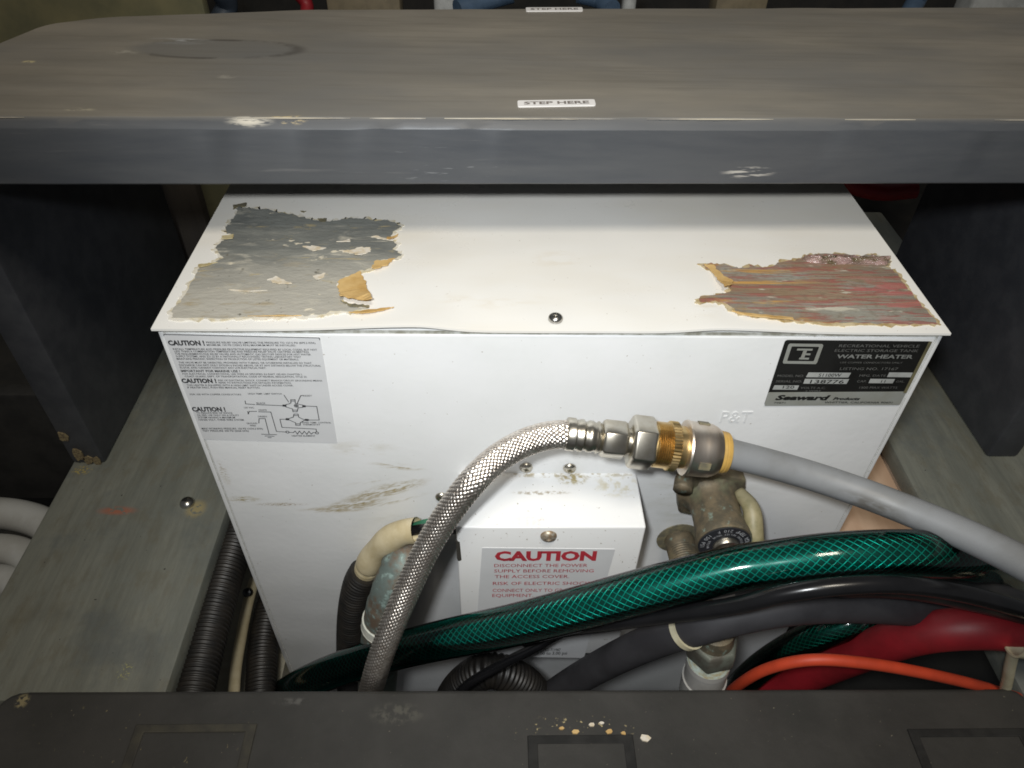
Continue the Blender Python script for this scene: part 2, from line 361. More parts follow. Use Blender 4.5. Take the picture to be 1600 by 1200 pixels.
def spline(pts, gap=.002):
    P = [Vector(p) for p in pts]
    P = [P[0] * 2 - P[1]] + P + [P[-1] * 2 - P[-2]]
    out = []
    for i in range(1, len(P) - 2):
        a, b_, c_, d = P[i - 1:i + 3]
        for k in range(24):
            t = k / 24
            out.append(.5 * ((2 * b_) + (c_ - a) * t + (2 * a - 5 * b_ + 4 * c_ - d) * t * t + (3 * b_ - a - 3 * c_ + d) * t ** 3))
    out.append(P[-2])
    for _ in range(2):          # ease the joins
        out = [out[0]] + [(out[i - 1] + out[i] * 2 + out[i + 1]) / 4 for i in range(1, len(out) - 1)] + [out[-1]]
    L = [0]
    for i in range(1, len(out)): L.append(L[-1] + (out[i] - out[i - 1]).length)
    n = max(2, int(L[-1] / gap)); res = []; j = 0
    for k in range(n + 1):
        s_ = L[-1] * k / n
        while j < len(L) - 2 and L[j + 1] < s_: j += 1
        f = (s_ - L[j]) / max(1e-9, L[j + 1] - L[j])
        res.append(out[j].lerp(out[j + 1], f))
    return res
def frames(path):
    T = [(path[min(i + 1, len(path) - 1)] - path[max(i - 1, 0)]).normalized() for i in range(len(path))]
    u = T[0].orthogonal().normalized(); F = []
    for t in T:
        u = (u - t * u.dot(t)).normalized(); F.append((t, u, t.cross(u)))
    return F
def tube(mb, pts, r, seg=18, gap=.002, prof=None, caps=True, path=None):
    path = path or spline(pts, gap); F = frames(path); s_ = 0; vs = []
    for i, (p, (t, u, v)) in enumerate(zip(path, F)):
        if i: s_ += (p - path[i - 1]).length
        rr = r * (prof(s_) if prof else 1)
        for k in range(seg):
            a = 2 * math.pi * k / seg; vs.append(p + (u * math.cos(a) + v * math.sin(a)) * rr)
    fs = [(i * seg + k, i * seg + (k + 1) % seg, (i + 1) * seg + (k + 1) % seg, (i + 1) * seg + k) for i in range(len(path) - 1) for k in range(seg)]
    if caps: fs += [tuple(range(seg))[::-1], tuple(range((len(path) - 1) * seg, len(path) * seg))]
    mb.add(vs, fs); return path
def hose(name, pts, r, mat, label, cat, seg=18, gap=.003, prof=None, parent=None, group=None):
    mb = M(); tube(mb, pts, r, seg, gap, prof)
    o = mb.build(name, mat, parent, smooth=True, angle=R(70))
    if parent is None: tag(o, label, cat, group)
    elif label: o['label'] = label
    return o
def ridged(pitch, amp):
    return lambda s_: 1 + amp * (1 if math.sin(2 * math.pi * s_ / pitch) > .0 else -1) * min(1, abs(math.sin(2 * math.pi * s_ / pitch)) * 2.2)
def lathe(mb, prof, o, axis, seg=24, flat=0, phase=0.):   # prof: (distance along axis, radius)
    o = Vector(o); t = Vector(axis).normalized(); u = (Vector((0, 0, 1)) - t * t.z)
    u = u.normalized() if u.length > .1 else Vector((0, -1, 0)); v = t.cross(u); vs = []
    for d, r in prof:
        for k in range(seg):
            a = 2 * math.pi * k / seg + phase
            vs.append(o + t * d + (u * math.cos(a) + v * math.sin(a)) * r)
    n = len(prof)
    fs = [(i * seg + k, i * seg + (k + 1) % seg, (i + 1) * seg + (k + 1) % seg, (i + 1) * seg + k) for i in range(n - 1) for k in range(seg)]
    fs += [tuple(range(seg))[::-1], tuple(range((n - 1) * seg, n * seg))]
    mb.add(vs, fs)
def hexnut(mb, d0, d1, r, o, axis, phase=0.):
    # hexagon bar with turned chamfers
    c_ = (d1 - d0) * .12
    lathe(mb, [(d0, r * .90), (d0 + c_, r), (d1 - c_, r), (d1, r * .90)], o, axis, 6, 0, phase)
def strands(mb, path, Rr, n, pitch, width, amp, sub=1, thick=.0, bulge=.0):
    F = frames(path)
    for sgn in (1, -1):
        for i in range(n):
            s_ = 0; vs = []; c0 = len(mb.v)
            for j, (p, (t, u, v)) in enumerate(zip(path, F)):
                if j: s_ += (p - path[j - 1]).length
                a = 2 * math.pi * s_ / pitch
                th = 2 * math.pi * i / n + sgn * a
                r = Rr + sgn * amp * math.cos(n * a)
                rad = u * math.cos(th) + v * math.sin(th); tan = v * math.cos(th) - u * math.sin(th)
                d = (t * pitch + tan * (sgn * 2 * math.pi * Rr)).normalized(); side = rad.cross(d)
                for w_, h in ((-.5, 0), (-.2, bulge), (.2, bulge), (.5, 0)):
                    vs.append(p + rad * (r + h) + side * (w_ * width))
            fs = [(j * 4 + k, j * 4 + k + 1, (j + 1) * 4 + k + 1, (j + 1) * 4 + k) for j in range(len(path) - 1) for k in range(3)]
            mb.add(vs, fs)

def glyphs(text, bold=0., shear=0., extrude=0.):
    cu = bpy.data.curves.new('lettering', 'FONT'); cu.body = text; cu.resolution_u = 2; cu.offset = bold; cu.shear = shear
    cu.extrude = extrude
    ob = bpy.data.objects.new('lettering', cu); COL.objects.link(ob)
    dg = bpy.context.evaluated_depsgraph_get()
    me = bpy.data.meshes.new_from_object(ob.evaluated_get(dg))
    vs = [v.co.copy() for v in me.vertices]; fs = [tuple(p.vertices) for p in me.polygons]
    bpy.data.objects.remove(ob); bpy.data.meshes.remove(me); bpy.data.curves.remove(cu)
    return vs, fs
def letter(mb, text, x0, x1, z0, z1, place, bold=0., shear=0., extrude=0.):
    """fit one line of print into x0..x1, z0..z1; place maps (x, z, depth) into the world"""
    vs, fs = glyphs(text, bold, shear, extrude)
    ax = min(v.x for v in vs); bx = max(v.x for v in vs); az = 0.; bz = .73
    mb.add([place(x0 + (v.x - ax) / (bx - ax) * (x1 - x0), z0 + (v.y - az) / (bz - az) * (z1 - z0), v.z) for v in vs], fs)
def strip(mb, pts, wd, place):       # printed line
    for (x0, z0), (x1, z1) in zip(pts, pts[1:]):
        d = Vector((x1 - x0, z1 - z0)); L = d.length
        if L < 1e-6: continue
        d /= L; n_ = Vector((-d.y, d.x)) * wd / 2; a = Vector((x0, z0)) - d * wd * .4; e = Vector((x1, z1)) + d * wd * .4
        mb.add([place(*(a + n_), 0), place(*(a - n_), 0), place(*(e - n_), 0), place(*(e + n_), 0)], [(0, 1, 2, 3)])

# ------------------------------------------------------------------ the setting: bilge, bulkheads
mb = M(); mb.box(-1.2, 1.2, -.9, 1.3, -.06, -.03); tag(mb.build('floor', DARK), kind='structure')
mb = M(); mb.box(-1.2, 1.2, 1.0, 1.03, -.03, 1.0); tag(mb.build('rear_bulkhead', DARK), kind='structure')
mb = M(); mb.box(-.375, -.335, .385, .40, -.03, .42)
tag(mb.build('brown_board', BROWN, bevel=.002), 'brown upright board behind the left step support', 'board')
mb = M(); mb.box(.315, .352, .40, .415, -.03, .43)
tag(mb.build('brown_board', BROWN, bevel=.002), 'dim brown upright board behind the right rear heater corner', 'board')
mb = M(); mb.box(-.66, -.40, .205, .222, .02, .175)
tag(mb.build('dark_crossbar', simple('dark_timber', (.035, .034, .032), .7, ns=40, c2=(.02, .02, .019)), bevel=.003), 'dark timber crossbar in the shadow left of the left step support', 'crossbar')
mb = M(); mb.box(-.62, -.31, .46, .475, .10, .62)
tag(mb.build('olive_panel', OLIVE, bevel=.003), 'mottled olive panel standing behind the rounded end of the upper step', 'panel')

# ledges the step supports stand on
def ledge(name, x0, x1, label):
    mb = M(); mb.box(x0, x1, -.097, .52, .182, .2)
    r_ = tag(mb.build(name, LEDGE, bevel=.003), label, 'ledge', 'ledges under the step supports')
    return r_
ledge('wooden_ledge', -.3755, -.238, 'worn grey green wooden ledge left of the heater with a round head screw')
ledge('wooden_ledge', .308, .455, 'grey green wooden ledge right of the heater beside bare plywood')
mb = M(); lathe(mb, [(0, .0054), (.0010, .0057), (.0024, .0052), (.0042, .0036), (.0049, .0014)], (-0.2698, 0.0571, 0.2000), (0, 0, 1), 20)
tag(mb.build('screw', STEEL, smooth=True, angle=R(60)), 'shiny round head screw driven into the left ledge', 'screw')
mb = M(); mb.box(.214, .332, -.005, .40, .165, .1795)
tag(mb.build('plywood_panel', PLY, bevel=.001), 'bare peach coloured plywood between the heater and right ledge', 'panel')
mb = M(); mb.box(-.268, -.2115, -.11, .3, .03, .05)
tag(mb.build('fibreglass_strip', simple('dull_fibreglass', (.42, .40, .32), .7, ns=40, c2=(.28, .26, .20))), 'dull pale fibreglass strip low between left ledge and heater', 'strip')

# step supports
for x0, x1, y0, lab in ((-.3745, -.348, .098, 'dark upright step support on the left ledge, chipped at its foot'),
                        (.384, .411, .106, 'dark upright step support on the right ledge')):
    mb = M(); mb.box(x0, x1, y0, .345, .2002, .4598)
    sup = mb.build('step_support', POST, bevel=.003); tag(sup, lab, 'support', 'supports of the upper step')
    if x0 < 0:
        for px, py, pz, s_ in ((-.366, .0972, .212, .006), (-.360, .0972, .205, .005), (-.3695, .0972, .232, .0045), (-.353, .0972, .204, .004)):
            q_ = M(); n_ = 9
            q_.prism([(px + s_ * math.cos(2 * math.pi * k / n_) * random.uniform(.5, 1.1), py + .0015, pz + 1.5 * s_ * math.sin(2 * math.pi * k / n_) * random.uniform(.5, 1.1)) for k in range(n_)], (0, -.0019, 0))
            q_.build('paint_chip', simple('chipped_wood', (.26, .21, .11), .7, ns=700, c2=(.10, .07, .045)), sup)

# ------------------------------------------------------------------ upper step
def rounded(pts, rad, seg=7):
    out = []
    n = len(pts)
    for i in range(n):
        p = Vector(pts[i]); r_ = rad[i]
        if r_ == 0: out.append(p); continue
        a = (Vector(pts[i - 1]) - p).normalized(); c_ = (Vector(pts[(i + 1) % n]) - p).normalized()
        s0 = p + a * r_; s1 = p + c_ * r_
        for k in range(seg + 1):
            t = k / seg; out.append(s0 * (1 - t) ** 2 + p * 2 * t * (1 - t) + s1 * t * t)
    return out
up = thing('upper_step', (0, .17, .46), 'wide grey painted wooden step with worn brown tread, warm light painted in, above the heater', 'step')
pl = rounded([(-.392, .0713, .46), (.42, .0915, .46), (.42, .312, .46), (-.16, .2745, .46), (-.305, .2495, .46), (-.340, .2290, .46), (-.354, .180, .46)], [.01, .02, .02, 0, .018, .012, .02])
pl = [p.lerp(e, k / m_) for p, e in zip(pl, pl[1:] + pl[:1]) for m_ in (max(1, int((e - p).length / .012)),) for k in range(m_)]
bm = M()
n_ = len(pl); rings = []
for dz, ins in ((.0, .0012), (.0012, 0), (.0322, .0), (.0330, .0004), (.0365, .0042), (.0372, .0054)):
    cx = Vector((0, .18, 0)); ring = []
    for i, p in enumerate(pl):
        a = (pl[(i + 1) % n_] - pl[i - 1]); nn = Vector((a.y, -a.x, 0)).normalized()
        wob = (.0004 + (.0007 if dz > .0325 else 0)) * noise.noise(Vector((p.x * 34, p.y * 34, dz * 40))) + (.0005 * noise.noise(Vector((p.x * 150, p.y * 150, dz * 60))) if dz > .0325 else 0)
        ring.append(Vector((p.x, p.y, .46 + dz)) - nn * (ins - wob))
    rings.append(ring)
# subdivide the long front edge so that it can be worn unevenly
vs = [p for r_ in rings for p in r_]
fs = [(i * n_ + k, i * n_ + (k + 1) % n_, (i + 1) * n_ + (k + 1) % n_, (i + 1) * n_ + k) for i in range(len(rings) - 1) for k in range(n_)]
fs += [tuple(range(n_))[::-1], tuple(range((len(rings) - 1) * n_, len(rings) * n_))]
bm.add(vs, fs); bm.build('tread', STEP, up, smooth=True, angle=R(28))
# bare wood showing where the front arris has been rubbed through
for x0, x1, hw in ((-.06, .035, .0008), (.05, .12, .0006), (.245, .30, .0007), (-.17, -.11, .0011), (.16, .2, .0005), (-.33, -.28, .0006), (-.10, -.07, .0006)):
    q_ = M(); k_ = 26; top = []; bot = []
    for k in range(k_ + 1):
        x = x0 + (x1 - x0) * k / k_; yy = .0713 + (x + .392) * .02488; e = hw * (.35 + 1.0 * abs(noise.noise(Vector((x * 160, hw * 900, 0))))) * math.sin(math.pi * min(1, max(.03, k / k_)))
        top.append((x, yy + .0040 + e, .4971)); bot.append((x, yy + .0040 - e, .4967))
    q_.add([Vector(p) + Vector((0, 0, .0001)) for p in top] + [Vector(p) for p in bot], [(k, k + 1, k_ + 2 + k, k_ + 1 + k) for k in range(k_)])
    q_.build('worn_edge', EDGE, up)
def step_label(c0, c1, h, text, bold):
    # white tape stuck to the tread
    (xa, ya, _), (xb, yb, _) = c0, c1; L = xb - xa; sl = (yb - ya) / L
    pl_ = lambda x, y, d: Vector((xa + x, ya + sl * x + y, .49778 + d))
    q_ = M(); out = rounded([pl_(0, 0, -.0006), pl_(L, 0, -.0006), pl_(L, h, -.0006), pl_(0, h, -.0006)], [.0015] * 4, 4)
    q_.prism(out, (0, 0, .00065)); o = q_.build('step_label', STICK, up)
    t_ = M(); letter(t_, text, L * .08, L * .92, h * .28, h * .74, lambda x, z, d: pl_(x, z, .0002 + d), bold)
    t_.build('lettering', simple('label_ink', (.25, .22, .20), .6), o)
step_label((-0.0202, 0.0989, 0.4972), (0.0236, 0.1022, 0.4972), .0085, 'STEP HERE', .03)
step_label((-0.0104, 0.2723, 0.4972), (0.0314, 0.2753, 0.4972), .0085, 'STEP HERE', .02)

# ------------------------------------------------------------------ lower step
lo = thing('lower_step', (-.02, -.2, .182), 'dark grey lower step in the foreground with square pad outlines', 'step')
mb = M(); mb.prism(rounded([(-.327, -.30, .182), (.297, -.30, .182), (.2955, -.1015, .182), (-.327, -.0995, .182)], [.0, .0, .012, .016], 5), (0, 0, .038))
mb.build('tread', LOWSTEP, lo, bevel=.0035, seg=3)
for x0, x1, y1 in ((-.240, -.170, -.1205), (-.0125, .049, -.1285), (.212, .283, -.1265)):
    y0 = y1 - .062; wd = .0058
    q_ = M(); po = [(x0, y0), (x1, y0), (x1, y1), (x0, y1)]; pi = [(x0 + wd, y0 + wd), (x1 - wd, y0 + wd), (x1 - wd, y1 - wd * .8), (x0 + wd, y1 - wd * .8)]
    vs = [(*p, .2199) for p in po] + [(*p, .2199) for p in pi] + [(p[0], p[1], .2209) for p in po] + [(p[0], p[1], .2209) for p in pi]
    fs = []
    for k in range(4):
        l = (k + 1) % 4
        fs += [(8 + k, 8 + l, 12 + l, 12 + k), (k, l, 8 + l, 8 + k), (4 + k, 12 + k, 12 + l, 4 + l)]
    q_.add(vs, fs); q_.build('pad_outline', PADEDGE if x0 > -.1 else simple('pad_outline_faded', (.032, .030, .025), .7, ns=90, c2=(.056, .051, .036)), lo, bevel=.0004, seg=1)
ck = (0.0556, -0.1307, 0.2202)
for dx, dy, s_, k_ in ((0, 0, .0042, 0), (-.020, .004, .0026, 1), (-.040, .004, .003, 1), (-.030, .008, .002, 0), (-.048, .006, .0022, 1), (-.012, .003, .002, 1), (-.024, .009, .0018, 0)):
    q_ = M(); q_.prism([(ck[0] + dx + s_ * math.cos(a) * random.uniform(.6, 1.1), ck[1] + dy + .6 * s_ * math.sin(a) * random.uniform(.6, 1.1), .2199) for a in (0, 1, 2, 3.1, 4.2, 5.3)], (0, 0, .0012))
    q_.build('paint_crumb', FLAKE if k_ == 0 else KRAFT, lo)

# ------------------------------------------------------------------ the water heater
H = .42
wh = thing('water_heater', (0, .22, -.03), 'white enamelled box water heater with torn residue on its top', 'water heater')
mb = M(); mb.box(-.2108, .2108, .0011, .45, -.03, .4172); mb.build('jacket', ENAMEL, wh, bevel=.003, seg=2)
mb = M(); mb.box(-.2062, .2062, .0, .0016, -.029, .4152); mb.build('front_panel', ENAMEL, wh, bevel=.0014, seg=3)
mb = M(); mb.box(-.2067, .2067, .0006, .0014, -.029, .4168); mb.build('seam_sealant', SEAM, wh)
# top cover: thin sheet whose front lip lifts in two places
def lift(x, y):
    d = max(0., 1 - max(0, y) / .10); d = d * d
    def hump(c_, wl, wr, h):
        t = (x - c_) / (wl if x < c_ else wr); return h * math.exp(-t * t * 1.6)
    z = hump(-.0745, .060, .026, .0034) + hump(.0885, .028, .055, .0026)
    return z * d
nx, ny = 120, 46
tv = []; tf = []
ys = [-.0016 + (.4515) * (j / ny) ** 1.7 for j in range(ny + 1)]
for j in range(ny + 1):
    for i in range(nx + 1):
        x = -.2112 + .4224 * i / nx; tv.append((x, ys[j], .4192 + lift(x, ys[j]) + .0003 * noise.noise(Vector((x * 14, ys[j] * 14, 3)))))
N1 = len(tv); tv += [(x, y, z - .0014) for x, y, z in tv[:N1]]
for j in range(ny):
    for i in range(nx):
        a = j * (nx + 1) + i; qd = (a, a + 1, a + nx + 2, a + nx + 1)
        tf.append(qd); tf.append(tuple(N1 + k for k in qd[::-1]))
rim = [i for i in range(nx + 1)] + [(nx + 1) * j + nx for j in range(1, ny + 1)] + [(nx + 1) * ny + i for i in range(nx - 1, -1, -1)] + [(nx + 1) * j for j in range(ny - 1, 0, -1)]
for k in range(len(rim)):
    a, e = rim[k], rim[(k + 1) % len(rim)]; tf.append((a, N1 + a, N1 + e, e))
mb = M(); mb.add(tv, tf); tc = mb.build('top_cover', ENAMEL2, wh, smooth=True, angle=R(35))
# side skirts of the cover
for sx in (-1, 1):
    mb = M(); mb.box(*sorted((sx * .2109, sx * .2114)), .003, .449, .4150, .4176); mb.build('cover_flange', ENAMEL2, tc)

def ragged(pts, amp=.0012, sub=5, z=.4198, th=.0007, seed=0):
    P = [Vector(p) for p in pts]; out = []
    for i in range(len(P)):
        a, e = P[i], P[(i + 1) % len(P)]
        for k in range(sub):
            p = a.lerp(e, k / sub)
            o_ = noise.noise_vector(Vector((p.x * 330 + seed, p.y * 330, seed))) * amp + noise.noise_vector(Vector((p.x * 1100, p.y * 1100, seed + 5))) * amp * .5
            out.append(Vector((p.x + o_.x, p.y + o_.y, 0)))
    return [Vector((p.x, p.y, z + lift(p.x, p.y))) for p in out], th
def patch(name, pts, mat, parent, z=.4196, th=.0006, amp=.0012, sub=5, seed=0, curl=0):
    o_, t_ = ragged(pts, amp, sub, z, th, seed)
    if curl:
        y0 = min(p.y for p in o_); y1 = max(p.y for p in o_)
        for p in o_: p.z += curl * ((y1 - p.y) / (y1 - y0)) ** 2 * (1 + .4 * noise.noise(p * 160))
    q_ = M(); q_.prism(o_, (0, 0, t_)); return q_.build(name, mat, parent)
LP = [(-0.1977, 0.1236, 0.4202), (-0.1879, 0.1222, 0.4202), (-0.1782, 0.1207, 0.4202), (-0.1685, 0.1169, 0.4202), (-0.1617, 0.1154, 0.4202), (-0.1541, 0.1115, 0.4202), (-0.1467, 0.1085, 0.4202), (-0.1387, 0.1063, 0.4202), (-0.1326, 0.1080, 0.4202), (-0.1242, 0.1113, 0.4202), (-0.1161, 0.1107, 0.4202), (-0.1081, 0.1084, 0.4202), (-0.1006, 0.1094, 0.4202), (-0.0959, 0.1063, 0.4202), (-0.0914, 0.1018, 0.4202), (-0.0948, 0.0963, 0.4202), (-0.0962, 0.0903, 0.4202), (-0.0981, 0.0866, 0.4202), (-0.0937, 0.0845, 0.4202), (-0.0913, 0.0802, 0.4202), (-0.0939, 0.0759, 0.4202), (-0.0879, 0.0690, 0.4202), (-0.0913, 0.0648, 0.4202), (-0.0976, 0.0640, 0.4202), (-0.1025, 0.0612, 0.4202), (-0.1038, 0.0539, 0.4202), (-0.1094, 0.0518, 0.4202), (-0.1139, 0.0473, 0.4202), (-0.1201, 0.0427, 0.4202), (-0.1205, 0.0358, 0.4202), (-0.1177, 0.0274, 0.4202), (-0.1158, 0.0215, 0.4202), (-0.1105, 0.0163, 0.4202), (-0.1006, 0.0136, 0.4202), (-0.1089, 0.0118, 0.4202), (-0.1202, 0.0122, 0.4202), (-0.1234, 0.0094, 0.4202), (-0.1362, 0.0087, 0.4202), (-0.1549, 0.0079, 0.4202), (-0.1748, 0.0072, 0.4202), (-0.2028, 0.0069, 0.4202), (-0.2045, 0.0141, 0.4202), (-0.2024, 0.0216, 0.4202), (-0.2021, 0.0367, 0.4202), (-0.2024, 0.0545, 0.4202), (-0.1951, 0.0599, 0.4202), (-0.1914, 0.0653, 0.4202), (-0.1993, 0.0749, 0.4202), (-0.1973, 0.0828, 0.4202), (-0.1923, 0.0887, 0.4202), (-0.1979, 0.0938, 0.4202), (-0.1987, 0.1013, 0.4202), (-0.1968, 0.1139, 0.4202)]
RP = [(0.0902, 0.0607, 0.4202), (0.0959, 0.0621, 0.4202), (0.1035, 0.0622, 0.4202), (0.1087, 0.0582, 0.4202), (0.1150, 0.0576, 0.4202), (0.1193, 0.0611, 0.4202), (0.1251, 0.0585, 0.4202), (0.1293, 0.0585, 0.4202), (0.1387, 0.0648, 0.4202), (0.1514, 0.0684, 0.4202), (0.1576, 0.0734, 0.4202), (0.1654, 0.0743, 0.4202), (0.1776, 0.0744, 0.4202), (0.1888, 0.0718, 0.4202), (0.1962, 0.0747, 0.4202), (0.2031, 0.0713, 0.4202), (0.2051, 0.0664, 0.4202), (0.2002, 0.0609, 0.4202), (0.2041, 0.0542, 0.4202), (0.2041, 0.0412, 0.4202), (0.2046, 0.0257, 0.4202), (0.2067, 0.0139, 0.4202), (0.2070, 0.0065, 0.4202), (0.2029, 0.0054, 0.4202), (0.1796, 0.0057, 0.4202), (0.1539, 0.0060, 0.4202), (0.1499, 0.0054, 0.4202), (0.1284, 0.0069, 0.4202), (0.1117, 0.0095, 0.4202), (0.1022, 0.0106, 0.4202), (0.0983, 0.0145, 0.4202), (0.0948, 0.0209, 0.4202), (0.0896, 0.0232, 0.4202), (0.0842, 0.0226, 0.4202), (0.0802, 0.0225, 0.4202), (0.0799, 0.0261, 0.4202), (0.0865, 0.0286, 0.4202), (0.0965, 0.0311, 0.4202), (0.1010, 0.0336, 0.4202), (0.1023, 0.0437, 0.4202), (0.0982, 0.0488, 0.4202)]
GLUE = simple('old_glue_margin', (.72, .69, .62), .5, ns=130, c2=(.52, .44, .26), bump=.2)
def grow(pts, d):
    P = [Vector(p) for p in pts]; c_ = sum(P, Vector()) / len(P)
    return [tuple(p + (p - c_).normalized() * d) for p in P]
def margin(pts, d, mat, amp, seed):
    a, _ = ragged(grow(pts, d), amp, 9, .4197, 0, seed); e, _ = ragged(grow(pts, -.004), .0005, 9, .4197, 0, seed)
    q_ = M(); n = len(a)
    q_.add([p - Vector((0, 0, .0005)) for p in a] + a + e, [(k + o, (k + 1) % n + o, (k + 1) % n + o + n, k + o + n) for o in (0, n) for k in range(n)])
    q_.build('glue_margin', mat, tc, recalc=False)
margin(LP, .0020, GLUE, .0030, 21)
margin(RP, .0018, simple('brown_glue_margin', (.56, .47, .30), .5, ns=150, c2=(.33, .23, .09), bump=.2), .0026, 33)
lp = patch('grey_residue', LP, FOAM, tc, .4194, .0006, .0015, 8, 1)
rp = patch('red_brown_residue', RP, FIBRE, tc, .4194, .0006, .0015, 8, 9)
for pts, mt, zz in (
    ([(-0.1203, 0.0416, 0.4205), (-0.1093, 0.0507, 0.4205), (-0.1052, 0.0393, 0.4205), (-0.0999, 0.0224, 0.4205), (-0.0980, 0.0155, 0.4205), (-0.1100, 0.0200, 0.4205), (-0.1159, 0.0222, 0.4205), (-0.1202, 0.0342, 0.4205)], KRAFT, .4198),
    ([(-0.1025, 0.0614, 0.4205), (-0.0916, 0.0643, 0.4205), (-0.0949, 0.0569, 0.4205), (-0.0995, 0.0522, 0.4205), (-0.1037, 0.0534, 0.4205)], KRAFT, .4198),
    ([(-0.0985, 0.0868, 0.4205), (-0.0913, 0.0921, 0.4205), (-0.0939, 0.0877, 0.4205), (-0.0975, 0.0847, 0.4205)], KRAFT, .4198),
    ([(-0.1159, 0.0199, 0.4205), (-0.1103, 0.0171, 0.4205), (-0.0997, 0.0149, 0.4205), (-0.0998, 0.0132, 0.4205), (-0.1085, 0.0142, 0.4205)], SHADE, .4209),  # shadow below the curled tab, painted as a dark flake
    ([(-0.1102, 0.0097, 0.4205), (-0.0970, 0.0126, 0.4205), (-0.0866, 0.0144, 0.4205), (-0.0917, 0.0110, 0.4205), (-0.1032, 0.0081, 0.4205)], KRAFT, .4198),
    ([(0.0908, 0.0616, 0.4205), (0.0966, 0.0603, 0.4205), (0.0985, 0.0484, 0.4205), (0.1028, 0.0414, 0.4205), (0.1003, 0.0338, 0.4205), (0.0963, 0.0326, 0.4205), (0.0950, 0.0394, 0.4205), (0.0947, 0.0483, 0.4205)], KRAFT, .4198),
    ([(-0.1479, 0.0774, 0.4205), (-0.1419, 0.0782, 0.4205), (-0.1335, 0.0755, 0.4205), (-0.1407, 0.0711, 0.4205)], FLAKE, .4198),
    ([(-0.1258, 0.0728, 0.4205), (-0.1176, 0.0736, 0.4205), (-0.1157, 0.0765, 0.4205), (-0.1074, 0.0766, 0.4205), (-0.1067, 0.0717, 0.4205), (-0.1113, 0.0661, 0.4205), (-0.1182, 0.0694, 0.4205)], FLAKE, .4198),
    ([(-0.1284, 0.0820, 0.4205), (-0.1208, 0.0850, 0.4205), (-0.1203, 0.0814, 0.4205)], FLAKE, .4198),
    ([(-0.1089, 0.0889, 0.4205), (-0.1056, 0.0904, 0.4205), (-0.0934, 0.0826, 0.4205), (-0.0999, 0.0854, 0.4205)], FLAKE, .4198),
    ([(-0.1351, 0.0465, 0.4205), (-0.1291, 0.0492, 0.4205), (-0.1291, 0.0453, 0.4205), (-0.1326, 0.0402, 0.4205)], FLAKE, .4198),
    ([(-0.1604, 0.0417, 0.4205), (-0.1562, 0.0456, 0.4205), (-0.1458, 0.0369, 0.4205), (-0.1538, 0.0375, 0.4205)], FLAKE, .4198),
    ([(-0.1797, 0.0322, 0.4205), (-0.1582, 0.0319, 0.4205), (-0.1693, 0.0299, 0.4205)], FLAKE, .4198),
    ([(-0.2022, 0.1271, 0.4205), (-0.1934, 0.1298, 0.4205), (-0.1932, 0.1256, 0.4205), (-0.2011, 0.1214, 0.4205)], SHADE, .4194),
    ([(-0.1986, 0.0881, 0.4205), (-0.1923, 0.0904, 0.4205), (-0.1915, 0.0845, 0.4205), (-0.1974, 0.0837, 0.4205)], GLUE2, .4198),
    ([(-0.1440, 0.1096, 0.4205), (-0.1390, 0.1105, 0.4205), (-0.1382, 0.1058, 0.4205), (-0.1431, 0.1065, 0.4205)], SHADE, .4198),
    ([(-0.1576, 0.1198, 0.4205), (-0.1536, 0.1199, 0.4205), (-0.1547, 0.1174, 0.4205)], SHADE, .4194),
    ([(-0.2035, 0.0573, 0.4205), (-0.1931, 0.0594, 0.4205), (-0.2016, 0.0534, 0.4205)], GLUE2, .4198),
    ([(-0.1924, 0.0080, 0.4205), (-0.1776, 0.0090, 0.4205), (-0.1683, 0.0082, 0.4205), (-0.1787, 0.0070, 0.4205)], SHADE, .4194),
    ([(-0.1630, 0.0086, 0.4205), (-0.1458, 0.0099, 0.4205), (-0.1355, 0.0088, 0.4205), (-0.1487, 0.0076, 0.4205)], KRAFT, .4194),
    ([(0.0952, 0.0135, 0.4205), (0.1035, 0.0119, 0.4205), (0.1287, 0.0082, 0.4205), (0.1280, 0.0059, 0.4205), (0.1028, 0.0091, 0.4205)], KRAFT, .4198)):
    patch('torn_flake_and_shade', pts, mt, lp if pts[0][0] < 0 else rp, zz, .0005, .0013, 7, 3, curl=.0042 if len(pts) == 8 and mt is KRAFT else .0011 if mt is not SHADE else 0)
# wrinkled glossy film along the right residue's upper edge
fl = [(0.1518, 0.0665, 0.4210), (0.1584, 0.0715, 0.4210), (0.1712, 0.0724, 0.4210), (0.1878, 0.0698, 0.4210), (0.2013, 0.0693, 0.4210), (0.2038, 0.0659, 0.4210), (0.1998, 0.0624, 0.4210), (0.1853, 0.0629, 0.4210), (0.1679, 0.0626, 0.4210), (0.1567, 0.0638, 0.4210)]
o_, _ = ragged(fl, .001, 8, .4203, 0, 4)
cx = sum(o_, Vector()) / len(o_)
q_ = M(); vs = []; nr = 6
for k in range(nr):
    t = k / (nr - 1)
    for p in o_:
        c_ = Vector((p.x, cx.y, p.z)); r_ = p.lerp(c_, t * .97)
        r_.z = .4200 + .0030 * math.sin(t * math.pi / 2) * (1 + .8 * noise.noise(Vector((p.x * 240, p.y * 160 + t, 2)))); vs.append(r_)
nn = len(o_)
q_.add(vs, [(k * nn + i, k * nn + (i + 1) % nn, (k + 1) * nn + (i + 1) % nn, (k + 1) * nn + i) for k in range(nr - 1) for i in range(nn)] + [tuple(range((nr - 1) * nn, nr * nn))])
q_.build('wrinkled_film', FILM, rp, smooth=True)

